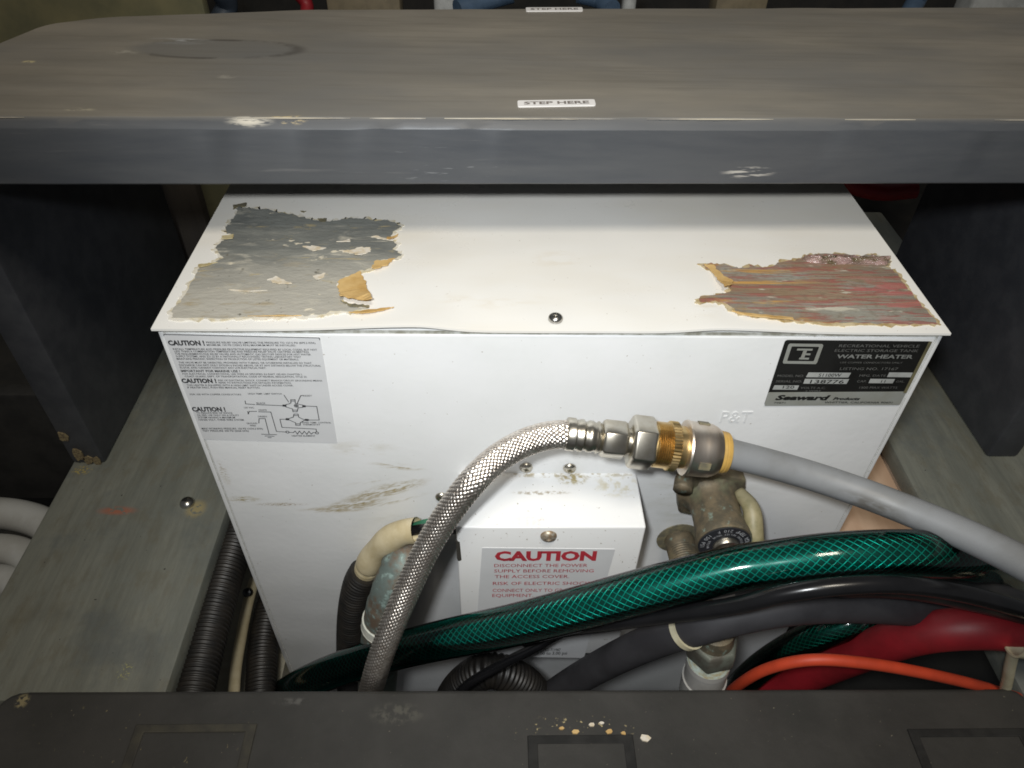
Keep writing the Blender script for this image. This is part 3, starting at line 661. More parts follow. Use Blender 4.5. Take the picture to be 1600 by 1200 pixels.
def screwhead(parent, c_, axis, r, mat, name='screw', slot=True):
    mb = M(); lathe(mb, [(-.001, r), (r * .12, r), (r * .35, r * .86), (r * .55, r * .5), (r * .58, r * .32), (r * .3, r * .26)], c_, axis, 20)
    o = mb.build(name, mat, parent, smooth=True, angle=R(55))
    if slot:
        ax = Vector(axis); u = ax.orthogonal().normalized(); u.rotate(Matrix.Rotation(.5, 3, ax)); v = ax.cross(u); c_ = Vector(c_) + ax * r * .50
        s2 = M()
        for p, q2 in ((u, v), (v, u)):
            s2.prism([c_ + p * r * .42 + q2 * r * .09, c_ - p * r * .42 + q2 * r * .09, c_ - p * r * .42 - q2 * r * .09, c_ + p * r * .42 - q2 * r * .09], ax * r * .10)
        if origin_of(parent) is not None and parent.parent is None: s2.build('cross_recess', SHADE, o)
    return o
screwhead(tc, (0.0000, 0.0079, 0.4206), (0, 0, 1), .0039, STEEL, slot=False)
for p in ((-0.0123, 0.0000, 0.3089), (0.0151, 0.0000, 0.3084), (-0.0666, 0.0000, 0.2797)): screwhead(wh, p, (0, -1, 0), .0042, NICKEL)

# access cover: folded sheet box, open below
CY = -.0418
ac = M()
ac.add([(-.0548, 0.0002, .303), (.0582, 0.0002, .303), (.0582, CY, .303), (-.0548, CY, .303), (-.0548, CY, .150), (.0582, CY, .150), (-.0548, 0.0002, .150), (.0582, 0.0002, .150)],
       [(0, 1, 2, 3), (3, 2, 5, 4), (0, 3, 4, 6), (1, 7, 5, 2), (4, 5, 7, 6)])
ac = ac.build('access_cover', ENAMEL3, wh, bevel=.0013, seg=3)
mb = M(); mb.prism([(-.0552, CY + .004, .2900), (-.0530, CY + .004, .2885), (-.0524, CY + .004, .2700), (-.0535, CY + .004, .2690), (-.0546, CY + .004, .2690), (-.0552, CY + .004, .272)], (0, -.0043, 0))
mb.build('side_notch', simple('notch_shadow', (.05, .045, .035), .8), ac)
screwhead(ac, (0.0004, -0.0418, 0.2948), (0, -1, 0), .0050, RUSTY)

# caution label
PF = lambda dy: (lambda x, z, d: Vector((x, dy - d, z)))
def sheet(name, quad, dy, th, mat, parent, rad=.002):
    q_ = M(); q_.prism(rounded([Vector((x, dy, z)) for x, z in quad], [rad] * 4, 4), (0, -th, 0)); return q_.build(name, mat, parent)
cl = sheet('caution_label', [(-0.2065, 0.4149), (-0.1249, 0.4131), (-0.1272, 0.3310), (-0.2064, 0.3341)], .0002, .0005, PAPER, wh, .0008)
tx = M(); pf = PF(-.00055)
for s_, B_, a in (
    ('CAUTION !', .045, (-0.2056, -0.1865, 0.4074, 0.4107)),
    ('PRESSURE RELIEF VALVE LIMITING THE PRESSURE TO 127.5 PSI (879.2 KPA)', 0, (-0.1855, -0.1279, 0.4088, 0.4101)),
    ('MINIMUM, 150 PSI (1034.2 KPA) MAXIMUM MUST BE INSTALLED.', 0, (-0.1856, -0.1385, 0.4071, 0.4083)),
    ('INSTALL TEMPERATURE AND PRESSURE PROTECTIVE EQUIPMENT REQUIRED BY LOCAL CODES, BUT NOT', 0, (-0.2043, -0.1278, 0.4041, 0.4054)),
    ('LESS THAN A COMBINATION TEMPERATURE AND PRESSURE RELIEF VALVE CERTIFIED AS MEETING', 0, (-0.2039, -0.1324, 0.4025, 0.4038)),
    ('THE REQUIREMENTS FOR RELIEF VALVES AND AUTOMATIC GAS SHUTOFF DEVICES FOR HOT WATER', 0, (-0.2041, -0.1316, 0.4007, 0.4020)),
    ('SUPPLY SYSTEMS, ANSI Z21.22 BY A NATIONALLY RECOGNIZED TESTING LABORATORY THAT', 0, (-0.2041, -0.1372, 0.3990, 0.4003)),
    ('MAINTAINS PERIODIC INSPECTION OF PRODUCTION OF LISTED EQUIPMENT OR MATERIALS.', 0, (-0.2042, -0.1386, 0.3972, 0.3985)),
    ('THE VALVE MUST BE ORIENTED, PROVIDED WITH TUBING, OR OTHERWISE INSTALLED SO THAT', 0, (-0.2039, -0.1322, 0.3946, 0.3959)),
    ('DISCHARGE CAN EXIT ONLY WITHIN 6 INCHES ABOVE, OR AT ANY DISTANCE BELOW THE STRUCTURAL', 0, (-0.2042, -0.1274, 0.3927, 0.3940)),
    ('FLOOR, AND CANNOT CONTACT ANY LIVE ELECTRICAL PART.', 0, (-0.2042, -0.1575, 0.3909, 0.3922)),
    ('IMPORTANT FOR MARINE USE !', .02, (-0.2044, -0.1723, 0.3883, 0.3900)),
    ('FOR ELECTRICAL CONNECTIONS, USE WIRE AS SPECIFIED IN PART 183.425 CHAPTER I,', 0, (-0.2041, -0.1387, 0.3864, 0.3876)),
    ('COAST GUARD, DEPT. OF TRANSPORTATION, CODE OF FEDERAL REGULATION, TITLE 33.', 0, (-0.2034, -0.1363, 0.3845, 0.3858)),
    ('CAUTION !', .045, (-0.2061, -0.1870, 0.3803, 0.3835)),
    ('RISK OF ELECTRICAL SHOCK. CONNECT BRANCH CIRCUIT GROUNDING MEANS.', 0, (-0.1859, -0.1282, 0.3817, 0.3829)),
    ('REFER TO INSTRUCTIONS FOR DETAILED INFORMATION.', 0, (-0.1860, -0.1458, 0.3799, 0.3811)),
    ('THIS HEATER IS EQUIPPED WITH A HIGH LIMIT SWITCH UNDER ACCESS COVER.', 0, (-0.2041, -0.1451, 0.3779, 0.3792)),
    ('IF HEATER FAILS, PUSH RED MANUAL RESET BUTTON.', 0, (-0.2043, -0.1639, 0.3761, 0.3774)),
    ('FOR USE WITH COPPER CONDUCTORS', 0, (-0.2043, -0.1756, 0.3709, 0.3721)),
    ('HIGH TEMP. LIMIT SWITCH', 0, (-0.1716, -0.1527, 0.3715, 0.3727)),
    ('RESET', 0, (-0.1409, -0.1359, 0.3701, 0.3713)),
    ('BLACK', 0, (-0.1684, -0.1633, 0.3641, 0.3654)),
    ('120 VAC', 0, (-0.1763, -0.1706, 0.3605, 0.3618)),
    ('WHITE', 0, (-0.1686, -0.1638, 0.3585, 0.3598)),
    ('GREEN', 0, (-0.1700, -0.1648, 0.3533, 0.3546)),
    ('GROUND', 0, (-0.1777, -0.1714, 0.3476, 0.3489)),
    ('WIRE', 0, (-0.1762, -0.1727, 0.3457, 0.3470)),
    ('CAUTION !', .045, (-0.2063, -0.1873, 0.3580, 0.3615)),
    ('TO REDUCE RISK OF SHOCK', 0, (-0.2046, -0.1838, 0.3560, 0.3574)),
    ('OR FIRE, USE ONLY ON A UTILITY', 0, (-0.2047, -0.1806, 0.3542, 0.3555)),
    ('SYSTEM HAVING A MAXIMUM', 0, (-0.2048, -0.1833, 0.3523, 0.3537)),
    ('150/300 VOLT, THREE WIRE SYSTEM.', 0, (-0.2047, -0.1784, 0.3504, 0.3518)),
    ('MAX WORKING PRESSURE: 150 PSI (1034.2 KPA)', 0, (-0.2049, -0.1692, 0.3430, 0.3445)),
    ('TEST PRESSURE: 300 PSI (2068 KPA)', 0, (-0.2049, -0.1779, 0.3411, 0.3425)),
    ('FIXED TEMP. CONTROL', 0, (-0.1452, -0.1283, 0.3483, 0.3496)),
    ('THERMOSTAT', 0, (-0.1451, -0.1349, 0.3466, 0.3479)),
    ('HEATER ELEMENT', 0, (-0.1532, -0.1393, 0.3370, 0.3384))):
    letter(tx, s_, *a, pf, B_ or .006)
tx.build('lettering', INK, cl)
dg_ = M()
def wire_(pts, wd=.00042): strip(dg_, pts, wd, pf)
wire_([(-0.1745, 0.3665), (-0.1747, 0.3641), (-0.1696, 0.3636)]); wire_([(-0.1687, 0.3636), (-0.1538, 0.3627)]); wire_([(-0.1409, 0.3625), (-0.1346, 0.3622), (-0.1349, 0.3511), (-0.1411, 0.3511)])
wire_([(-0.1749, 0.3580), (-0.1750, 0.3559), (-0.1740, 0.3581), (-0.1698, 0.3581)]); wire_([(-0.1687, 0.3578), (-0.1617, 0.3576), (-0.1616, 0.3414), (-0.1559, 0.3409)]); wire_([(-0.1542, 0.3517), (-0.1576, 0.3517), (-0.1577, 0.3449), (-0.1379, 0.3435), (-0.1380, 0.3412)])
wire_([(-0.1705, 0.3484), (-0.1696, 0.3522), (-0.1661, 0.3522), (-0.1664, 0.3393)]); wire_([(-0.1709, 0.3390), (-0.1620, 0.3386)]); wire_([(-0.1691, 0.3375), (-0.1638, 0.3372)]); wire_([(-0.1677, 0.3361), (-0.1657, 0.3360)])
wire_([(-0.1544, 0.3407), (-0.1519, 0.3404), (-0.1505, 0.3418), (-0.1497, 0.3391), (-0.1480, 0.3418), (-0.1469, 0.3391), (-0.1452, 0.3416), (-0.1441, 0.3390), (-0.1424, 0.3416), (-0.1415, 0.3392), (-0.1400, 0.3406), (-0.1386, 0.3402)])
wire_([(-0.1516, 0.3711), (-0.1500, 0.3657)]); wire_([(-0.1412, 0.3709), (-0.1423, 0.3707), (-0.1453, 0.3646)])
wire_([(-0.1519, 0.3637), (-0.1500, 0.3642), (-0.1488, 0.3650), (-0.1485, 0.3675), (-0.1460, 0.3676), (-0.1464, 0.3647), (-0.1446, 0.3640), (-0.1424, 0.3633), (-0.1428, 0.3614), (-0.1454, 0.3611), (-0.1466, 0.3579), (-0.1489, 0.3579), (-0.1488, 0.3602), (-0.1522, 0.3617), (-0.1519, 0.3637)])
wire_([(-0.1523, 0.3523), (-0.1495, 0.3535), (-0.1487, 0.3560), (-0.1463, 0.3560), (-0.1464, 0.3535), (-0.1446, 0.3520), (-0.1430, 0.3513), (-0.1449, 0.3498), (-0.1462, 0.3490), (-0.1467, 0.3467), (-0.1493, 0.3467), (-0.1490, 0.3488), (-0.1505, 0.3498), (-0.1525, 0.3513), (-0.1523, 0.3523)])
for k in range(3): pass
wire_([(-0.1484, 0.3665), (-0.1462, 0.3665)]); wire_([(-0.1489, 0.3592), (-0.1462, 0.3592)]); wire_([(-0.1489, 0.3548), (-0.1464, 0.3548)]); wire_([(-0.1490, 0.3479), (-0.1465, 0.3479)])
for qd in ([(-0.1538, 0.3637), (-0.1519, 0.3635), (-0.1522, 0.3619), (-0.1541, 0.3621)], [(-0.1424, 0.3633), (-0.1408, 0.3631), (-0.1410, 0.3615), (-0.1427, 0.3616)], [(-0.1540, 0.3527), (-0.1523, 0.3525), (-0.1527, 0.3508), (-0.1544, 0.3510)], [(-0.1429, 0.3521), (-0.1409, 0.3519), (-0.1412, 0.3503), (-0.1432, 0.3504)]):
    dg_.add([pf(x, z, 0) for x, z in qd], [(0, 1, 2, 3)])
def ring_(c_, r, wd=.0004, k=14):
    strip(dg_, [(c_[0] + r * math.cos(2 * math.pi * i / k), c_[1] + r * math.sin(2 * math.pi * i / k)) for i in range(k + 1)], wd, pf)
for c_ in [(-0.1552, 0.3409), (-0.1379, 0.3402)]: ring_(c_, .0009)
for c_ in [(-0.1462, 0.3627)]: ring_(c_, .0011); ring_(c_, .0004)
wire_([(-0.2064, 0.4140), (-0.2060, 0.4147), (-0.1253, 0.4129), (-0.1252, 0.4116)], .0004)
dg_.build('wiring_diagram', INK, cl)['kind'] = 'stuff'

# rating plate
rpq = [(0.1238, 0.4130), (0.2043, 0.4125), (0.2042, 0.3649), (0.1246, 0.3637)]
rt = sheet('rating_plate', rpq, .0002, .0006, BLACKINK, wh, .0018)
band = [(0.1244, 0.3745), (0.2042, 0.3755), (0.2042, 0.3650), (0.1247, 0.3639)]
sv = sheet('silver_band', band, -.0004, .00025, SILVER, rt, .0008)
edge = M()
strip(edge, [(0.2029, 0.4122), (0.2033, 0.3755)], .0019, PF(-.00085)); edge.build('worn_margin', simple('plate_margin', (.20, .18, .10), .4, .2, c2=(.12, .11, .06)), rt)
bx = M()
for qd in ([(0.1429, 0.3903), (0.1670, 0.3902), (0.1665, 0.3866), (0.1424, 0.3867)], [(0.1423, 0.3855), (0.1675, 0.3854), (0.1671, 0.3817), (0.1423, 0.3818)], [(0.1263, 0.3805), (0.1404, 0.3804), (0.1402, 0.3770), (0.1259, 0.3771)], [(0.1885, 0.3906), (0.2019, 0.3905), (0.2020, 0.3870), (0.1884, 0.3871)], [(0.1795, 0.3857), (0.1936, 0.3856), (0.1934, 0.3823), (0.1795, 0.3824)]):
    bx.add([Vector((x, -.00085, z)) for x, z in qd], [(0, 1, 2, 3)])
bx.build('entry_box', SILVER2, rt)
lg = M(); pf2 = PF(-.0009)
po = [(0.1266, 0.4111), (0.1443, 0.4109), (0.1452, 0.4098), (0.1455, 0.3976), (0.1451, 0.3965), (0.1270, 0.3968), (0.1263, 0.3978), (0.1260, 0.4101)]
pi = [(0.1285, 0.4091), (0.1430, 0.4089), (0.1433, 0.4084), (0.1433, 0.3990), (0.1430, 0.3986), (0.1287, 0.3987), (0.1284, 0.3992), (0.1282, 0.4088)]
lg.add([pf2(x, z, 0) for x, z in po] + [pf2(x, z, 0) for x, z in pi], [(k, (k + 1) % 8, 8 + (k + 1) % 8, 8 + k) for k in range(8)])
for qd in ([(0.1317, 0.4076), (0.1402, 0.4075), (0.1402, 0.4062), (0.1317, 0.4063)], [(0.1354, 0.4061), (0.1374, 0.4062), (0.1373, 0.4012), (0.1353, 0.4012)], [(0.1374, 0.4043), (0.1400, 0.4042), (0.1400, 0.4029), (0.1374, 0.4030)], [(0.1347, 0.4012), (0.1401, 0.4011), (0.1401, 0.3998), (0.1346, 0.3999)]):
    lg.add([pf2(x, z, 0) for x, z in qd], [(0, 1, 2, 3)])
lg.build('emblem', SILVER, rt)
tx = M()
for s_, B_, a in (
    ('RECREATIONAL VEHICLE', 0, (0.1539, 0.1980, 0.4088, 0.4108)),
    ('ELECTRIC STORAGE TANK', 0, (0.1526, 0.1987, 0.4055, 0.4075)),
    ('USE COPPER CONDUCTORS ONLY', 0, (0.1583, 0.1932, 0.3972, 0.3984)),
    ('LISTING NO. 17167', 0, (0.1597, 0.1924, 0.3923, 0.3943)),
    ('MODEL NO.', 0, (0.1261, 0.1411, 0.3869, 0.3887)),
    ('MFG. DATE', 0, (0.1724, 0.1874, 0.3874, 0.3890)),
    ('SERIAL NO.', 0, (0.1262, 0.1413, 0.3827, 0.3845)),
    ('CAP.', 0, (0.1725, 0.1780, 0.3830, 0.3847)),
    ('GAL.', 0, (0.1949, 0.1997, 0.3831, 0.3846)),
    ('VOLTS A.C.', 0, (0.1417, 0.1562, 0.3778, 0.3795)),
    ('2 WIRE', 0, (0.1451, 0.1541, 0.3756, 0.3769)),
    ('1500 MAX WATTS', 0, (0.1755, 0.1974, 0.3782, 0.3799))):
    letter(tx, s_, *a, pf2, B_)
tx.build('lettering', DIM, rt)
tx = M(); letter(tx, 'WATER HEATER', 0.1550, 0.1975, 0.4009, 0.4036, pf2, .03); tx.build('lettering', simple('plate_lettering_bright', (.26, .265, .25), .4, .2), rt)
tx = M()
for s_, a in (('S1100W', (0.1492, 0.1620, 0.3872, 0.3897)), ('138776', (0.1459, 0.1652, 0.3821, 0.3849)), ('120', (0.1314, 0.1380, 0.3780, 0.3802)), ('11', (0.1863, 0.1887, 0.3829, 0.3849))):
    letter(tx, s_, *a, pf2, .01)
for s_, B_, sh, a in (('Seaward', .05, .25, (0.1294, 0.1611, 0.3691, 0.3729)), ('Products', .045, .25, (0.1631, 0.1789, 0.3692, 0.3713)), ('79871', .01, 0, (0.1295, 0.1362, 0.3661, 0.3673)), ('WHITTIER, CALIFORNIA 90601', .01, 0, (0.1590, 0.1989, 0.3665, 0.3680))):
    letter(tx, s_, *a, pf2, B_, sh)
tx.build('lettering', BLACKINK, rt)

# warning label on the access cover
wl = sheet('warning_label', [(-0.0396, 0.2828), (0.0421, 0.2811), (0.0346, 0.1442), (-0.0463, 0.1478)], CY + .0002, .0005, PAPER, wh, .0008)
tx = M(); pf3 = PF(CY - .00055)
for s_, B_, a in (
    ('CAUTION', .05, (-0.0318, 0.0312, 0.2699, 0.2796)),
    ('DISCONNECT THE POWER', 0, (-0.0321, 0.0265, 0.2626, 0.2662)),
    ('SUPPLY BEFORE REMOVING', 0, (-0.0321, 0.0310, 0.2566, 0.2602)),
    ('THE ACCESS COVER.', 0, (-0.0317, 0.0160, 0.2502, 0.2539)),
    ('RISK OF ELECTRIC SHOCK.', 0, (-0.0329, 0.0309, 0.2423, 0.2461)),
    ('CONNECT ONLY TO GROUNDED', 0, (-0.0330, 0.0305, 0.2341, 0.2380)),
    ('EQUIPMENT.', 0, (-0.0332, -0.0062, 0.2280, 0.2319))):
    letter(tx, s_, *a, pf3, B_)
tx.build('lettering', REDINK, wl)
tx = M()
for s_, a in (('TESTED 7/1987', (-0.0007, 0.0165, 0.1552, 0.1592)), ('WT. 0.00 to 3.00 psi', (-0.0085, 0.0215, 0.1499, 0.1545))):
    letter(tx, s_, *a, pf3, .01)
tx.build('lettering', INK, wl)

# raised P&T stamped in the panel
tx = M(); vs_ = (0.1014, 0.1194, 0.3500, 0.3596)
letter(tx, 'P&T', *vs_, lambda x, z, d: Vector((x, -.0002 - (d + .05) * .0035, z)), .0, .0, .05)
tx.build('embossed_lettering', ENAMEL, wh)

# ------------------------------------------------------------------ relief valve
vx = .1063; vz = .2922
rv = thing('relief_valve', (vx, -.02, vz - .02), 'tarnished bronze pressure relief valve screwed into the heater front', 'valve')
mb = M(); lathe(mb, [(.0, .0175), (.002, .0190), (.010, .0195), (.0125, .0175), (.015, .0158), (.020, .0150), (.028, .0150), (.036, .0157), (.0395, .0166), (.0440, .0170), (.0455, .0166), (.0456, .010)], (vx, 0, vz), (0, -1, 0), 28)
mb.build('body', BRONZE, rv, smooth=True, angle=R(40))
mb = M(); hexnut(mb, .0, .011, .0245, (vx, 0, vz), (0, -1, 0), .2); mb.build('hexagon_nut', BRONZE, rv, bevel=.0008)
mb = M(); tube(mb, [(vx - .013, -.006, vz + .012), (vx - .020, -.010, vz + .017), (vx - .023, -.018, vz + .016)], .006, 12); mb.build('side_boss', BRONZE, rv, smooth=True)
mb = M(); tube(mb, [(vx + .014, -.014, vz + .010), (vx + .0195, -.026, vz + .008), (vx + .0205, -.038, vz - .002), (vx + .0235, -.046, vz - .016), (vx + .027, -.046, vz - .030)], .0048, 14, prof=lambda s_: .8 + .45 * math.sin(min(1, s_ / .05) * math.pi)); mb.build('test_lever', simple('tan_lever', (.30, .26, .15), .5, ns=120, c2=(.20, .18, .09)), rv, smooth=True)
mb = M(); lathe(mb, [(0, .0158), (.0009, .0158), (.0010, .0150), (.0010, .0062)], (vx, -.0454, vz), (0, -1, 0), 32); dk = mb.build('name_disc', simple('disc_black', (.030, .032, .038), .35, .2), rv, smooth=True, angle=R(40))
mb = M(); lathe(mb, [(0, .0082), (.0014, .0080), (.0030, .0072), (.0034, .005)], (vx + .001, -.0462, vz - .0015), (0, -1, 0), 28); mb.build('stem_cap', NICKEL, rv, smooth=True, angle=R(40))
tx = M()
def arc_text(s_, r, h, a0, a1):
    for k, ch in enumerate(s_):
        if ch == ' ': continue
        a = a0 + (a1 - a0) * k / (len(s_) - 1); ca, sa = math.cos(a), math.sin(a)
        vs, fs = glyphs(ch); mx_ = sum(v.x for v in vs) / len(vs)
        # letters read from outside the ring, feet outwards
        f = h / .73
        tx.add([Vector((vx + ca * (r - (v.y) * f) + sa * (-(v.x - mx_)) * f * -1 * -1, -.04655, vz + sa * (r - (v.y) * f) + ca * ((v.x - mx_)) * f)) for v in vs], fs)
arc_text('AGA TEMP 210 F  150 PSI', .0146, .0027, R(10), R(190)); arc_text('PRESSURE RELIEF VALVE  BTU/HR', .0108, .0016, R(0), R(200))
tx.build('lettering', simple('disc_print', (.45, .46, .48), .4), dk)

# outlet nipple with elbow below the valve
nb = thing('outlet_elbow', (.097, -.04, .20), 'brass pipe elbow with white threaded plastic fitting under the green hose', 'pipe elbow')
na = Vector((.0968, 0, .2346)); ne = Vector((.1018, -.0835, .2346)); nd = (ne - na).normalized()
mb = M(); lathe(mb, [(0, .0155), (.0008, .0155), (.0012, .0120)], na, nd, 28); mb.build('escutcheon', SHADE, nb)
mb = M(); lathe(mb, [(.0, .0102), (.010, .0104)] + [(.010 + .0009 * k, .0104 - .0006 * (k % 2)) for k in range(1, 26)] + [(.036, .0102), (.075, .0102)], na, nd, 24); mb.build('nipple', BRONZE, nb, smooth=True, angle=R(60))
EA = Vector((.06, -.05, -1)).normalized(); ne = ne - EA * .0085
mb = M(); lathe(mb, [(-.017, .006), (-.0145, .0112), (-.004, .0122), (.0, .0122)], ne, EA, 24); mb.build('elbow_body', BRONZE, nb, smooth=True, angle=R(40))
mb = M(); hexnut(mb, -.005, .0115, .0162, ne, EA, R(20)); mb.build('hexagon_nut', simple('dark_bronze', (.085, .078, .062), .6, .3, ns=140, c2=(.13, .14, .115), bump=.3), nb, bevel=.0009)
mb = M(); lathe(mb, [(.0105, .0125)] + [(.011 + .0008 * k, .0136 - .0006 * (k % 2)) for k in range(11)] + [(.020, .0128)], ne, EA, 24); mb.build('sealant_thread', simple('thread_sealant', (.40, .47, .43), .6, ns=200, c2=(.32, .27, .15)), nb, smooth=True, angle=R(60))
mb = M(); lathe(mb, [(.0185, .0120), (.019, .0136), (.024, .0138), (.0245, .0132), (.040, .0132), (.0405, .0142), (.060, .0142), (.061, .010)], ne, EA, 28); mb.build('plastic_fitting', WHITEP, nb, smooth=True, angle=R(40))

# ------------------------------------------------------------------ couplings and pipe at the top
A = Vector((0.0074, -0.0300, 0.3708)); B = Vector((0.0948, -0.0340, 0.3605)); ax = (B - A).normalized(); U = (B - A).length / 255.
def st(px): return (px - 887) * U
bh = thing('braided_hose', tuple(A), 'silver stainless braided hose curving down across the heater front', 'hose')
bpts = [tuple(A + ax * st(925)), tuple(A + ax * st(905)), *[(0.0049, -0.0305, 0.3710), (-0.0054, -0.0305, 0.3692), (-0.0176, -0.0340, 0.3669), (-0.0315, -0.0420, 0.3634), (-0.0440, -0.0520, 0.3568), (-0.0569, -0.0560, 0.3361), (-0.0692, -0.0600, 0.3110), (-0.0806, -0.0670, 0.2843), (-0.0922, -0.0780, 0.2571), (-0.1022, -0.0860, 0.2281), (-0.1113, -0.0910, 0.1932), (-0.1184, -0.0920, 0.1575)]]
bpath = spline(bpts, .00065)
mb = M(); strands(mb, bpath, .0070, 16, .046, .0023, .00042, bulge=.00050); o = mb.build('braid', BRAID, bh, smooth=True, recalc=False); o['kind'] = 'stuff'
mb = M(); tube(mb, None, .0067, 18, path=spline(bpts, .003)); mb.build('core', CORE, bh, smooth=True)
mb = M(); lathe(mb, [(st(884), .0087), (st(886), .0092), (st(897), .0092), (st(899), .0084), (st(902), .0084), (st(906), .0090), (st(910), .0090), (st(913), .0080), (st(916), .0080), (st(919), .0088), (st(925), .0088), (st(929), .0080), (st(931), .0080), (st(934), .0090), (st(937), .0084), (st(941), .0070)], A, ax, 28)
mb.build('ferrule', NICKEL, bh, smooth=True, angle=R(40))
mb = M(); hexnut(mb, st(940), st(980), .0109, A, ax, R(28)); mb.build('swivel_nut', NICKEL, bh, bevel=.0006)

cp = thing('brass_coupling', tuple(A + ax * st(1040)), 'brass and nickel coupling joining the braided hose to the grey pipe', 'pipe coupling')
mb = M(); lathe(mb, [(st(975), .0072), (st(990), .0072)], A, ax, 20); mb.build('neck', NICKEL, cp, smooth=True, angle=R(40))
mb = M(); hexnut(mb, st(985), st(1024), .0152, A, ax, R(22)); mb.build('hexagon_nut', NICKEL, cp, bevel=.0007)
mb = M(); lathe(mb, [(st(1022), .0112)] + [(st(1024 + 1.7 * k), .0128 if k % 2 else .0118) for k in range(17)] + [(st(1053), .0112)], A, ax, 28); mb.build('threaded_barrel', BRASS, cp, smooth=True, angle=R(70))
mb = M(); kn = 44; vs = []
u = (Vector((0, 0, 1)) - ax * ax.z).normalized(); v = ax.cross(u)
for d, r in ((st(1046), .0124), (st(1048), .0138), (st(1060), .0138), (st(1062), .0124)):
    for k in range(kn * 2):
        a = math.pi * k / kn; rr = r * (1 if k % 2 else .955)
        vs.append(A + ax * d + (u * math.cos(a) + v * math.sin(a)) * rr)
nn = kn * 2
mb.add(vs, [(i * nn + k, i * nn + (k + 1) % nn, (i + 1) * nn + (k + 1) % nn, (i + 1) * nn + k) for i in range(3) for k in range(nn)] + [tuple(range(nn))[::-1], tuple(range(3 * nn, 4 * nn))])
mb.build('knurled_ring', BRASS, cp)
mb = M(); lathe(mb, [(st(1060), .0118), (st(1076), .0118)], A, ax, 24); mb.build('neck', BRASS, cp, smooth=True, angle=R(40))
mb = M(); lathe(mb, [(st(1073), .0140), (st(1074), .0153), (st(1077), .0156), (st(1080), .0151), (st(1100), .0151), (st(1115), .0148), (st(1122), .0139), (st(1128), .0126), (st(1129), .011)], A, ax, 32); pc = mb.build('push_fit_body', PUSH, cp, smooth=True, angle=R(40))
for ang in (R(200), R(330), R(80)):
    mb = M(); rad = u * math.cos(ang) + v * math.sin(ang); tn = ax.cross(rad); c_ = A + ax * st(1099) + rad * .0148
    mb.prism([c_ - ax * .0030 - tn * .0022, c_ + ax * .0030 - tn * .0022, c_ + ax * .0030 + tn * .0022, c_ - ax * .0030 + tn * .0022], rad * .0007); mb.build('inspection_slot', SHADE, pc)
mb = M(); lathe(mb, [(st(1124), .0100), (st(1125), .0117), (st(1134), .0118), (st(1135), .0112), (st(1137), .0112), (st(1138), .0116), (st(1143), .0113), (st(1144), .0098)], A, ax, 28); mb.build('release_collar', GOLD, cp, smooth=True, angle=R(40))

hose('grey_pipe', [tuple(A + ax * st(1128)), tuple(A + ax * st(1142)), *[(0.1204, -0.0350, 0.3526), (0.1421, -0.0390, 0.3481), (0.1649, -0.0480, 0.3462), (0.1849, -0.0600, 0.3468), (0.2026, -0.0780, 0.3522), (0.2170, -0.0970, 0.3585), (0.2278, -0.1170, 0.3657), (0.2388, -0.1350, 0.3701)]], .0083, PIPE,
     'grey plastic water pipe running from the brass coupling past the right corner', 'pipe', 24)

# ------------------------------------------------------------------ green reinforced hoses
def green_hose(pts, r, label, n=16, gap=.0011, pitch=.074, thread=None, liner=None):
    g = thing('green_hose', pts[len(pts) // 2], label, 'hose', 'green reinforced hoses')
    path = spline(pts, gap); coarse = spline(pts, .003)
    q_ = M(); tube(q_, None, r * .80, 24, path=coarse); q_.build('inner_tube', liner or HOSEIN, g, smooth=True, angle=R(60))
    q_ = M(); strands(q_, path, r * .88, n, pitch, .00056, .0, bulge=.00028); o = q_.build('reinforcing_thread', thread or THREAD, g, smooth=True, recalc=False); o['kind'] = 'stuff'
    q_ = M(); tube(q_, None, r, 28, path=coarse); q_.build('outer_tube', CLEARG, g, smooth=True, angle=R(60))
    return g
green_hose([(-0.2346, -0.0300, 0.0204), (-0.1962, -0.0350, 0.0762), (-0.1632, -0.0420, 0.1174), (-0.1287, -0.0500, 0.1549), (-0.1076, -0.0560, 0.1783), (-0.0612, -0.0700, 0.2247), (-0.0213, -0.0780, 0.2550), (0.0147, -0.0830, 0.2813), (0.0483, -0.0850, 0.3024), (0.0919, -0.0850, 0.3229), (0.1122, -0.0860, 0.3303), (0.1426, -0.0880, 0.3401), (0.1751, -0.0880, 0.3428), (0.2036, -0.0840, 0.3352), (0.2396, -0.0720, 0.3101), (0.2883, -0.0500, 0.2594), (0.3504, -0.0200, 0.1785)], .0125,
           'thick clear green braided hose sweeping across the heater front')
green_hose([(0.1526, -0.0450, 0.0487), (0.1595, -0.0480, 0.1185), (0.1722, -0.0520, 0.1677), (0.1924, -0.0550, 0.2033), (0.2229, -0.0520, 0.2194), (0.2611, -0.0400, 0.2126), (0.3081, -0.0200, 0.1875)], .0105,
           'darker green braided hose low behind the orange tube', 18, thread=simple('dark_green_thread', (.004, .10, .075), .4, .3), liner=simple('blackened_liner', (.003, .012, .010), .4))

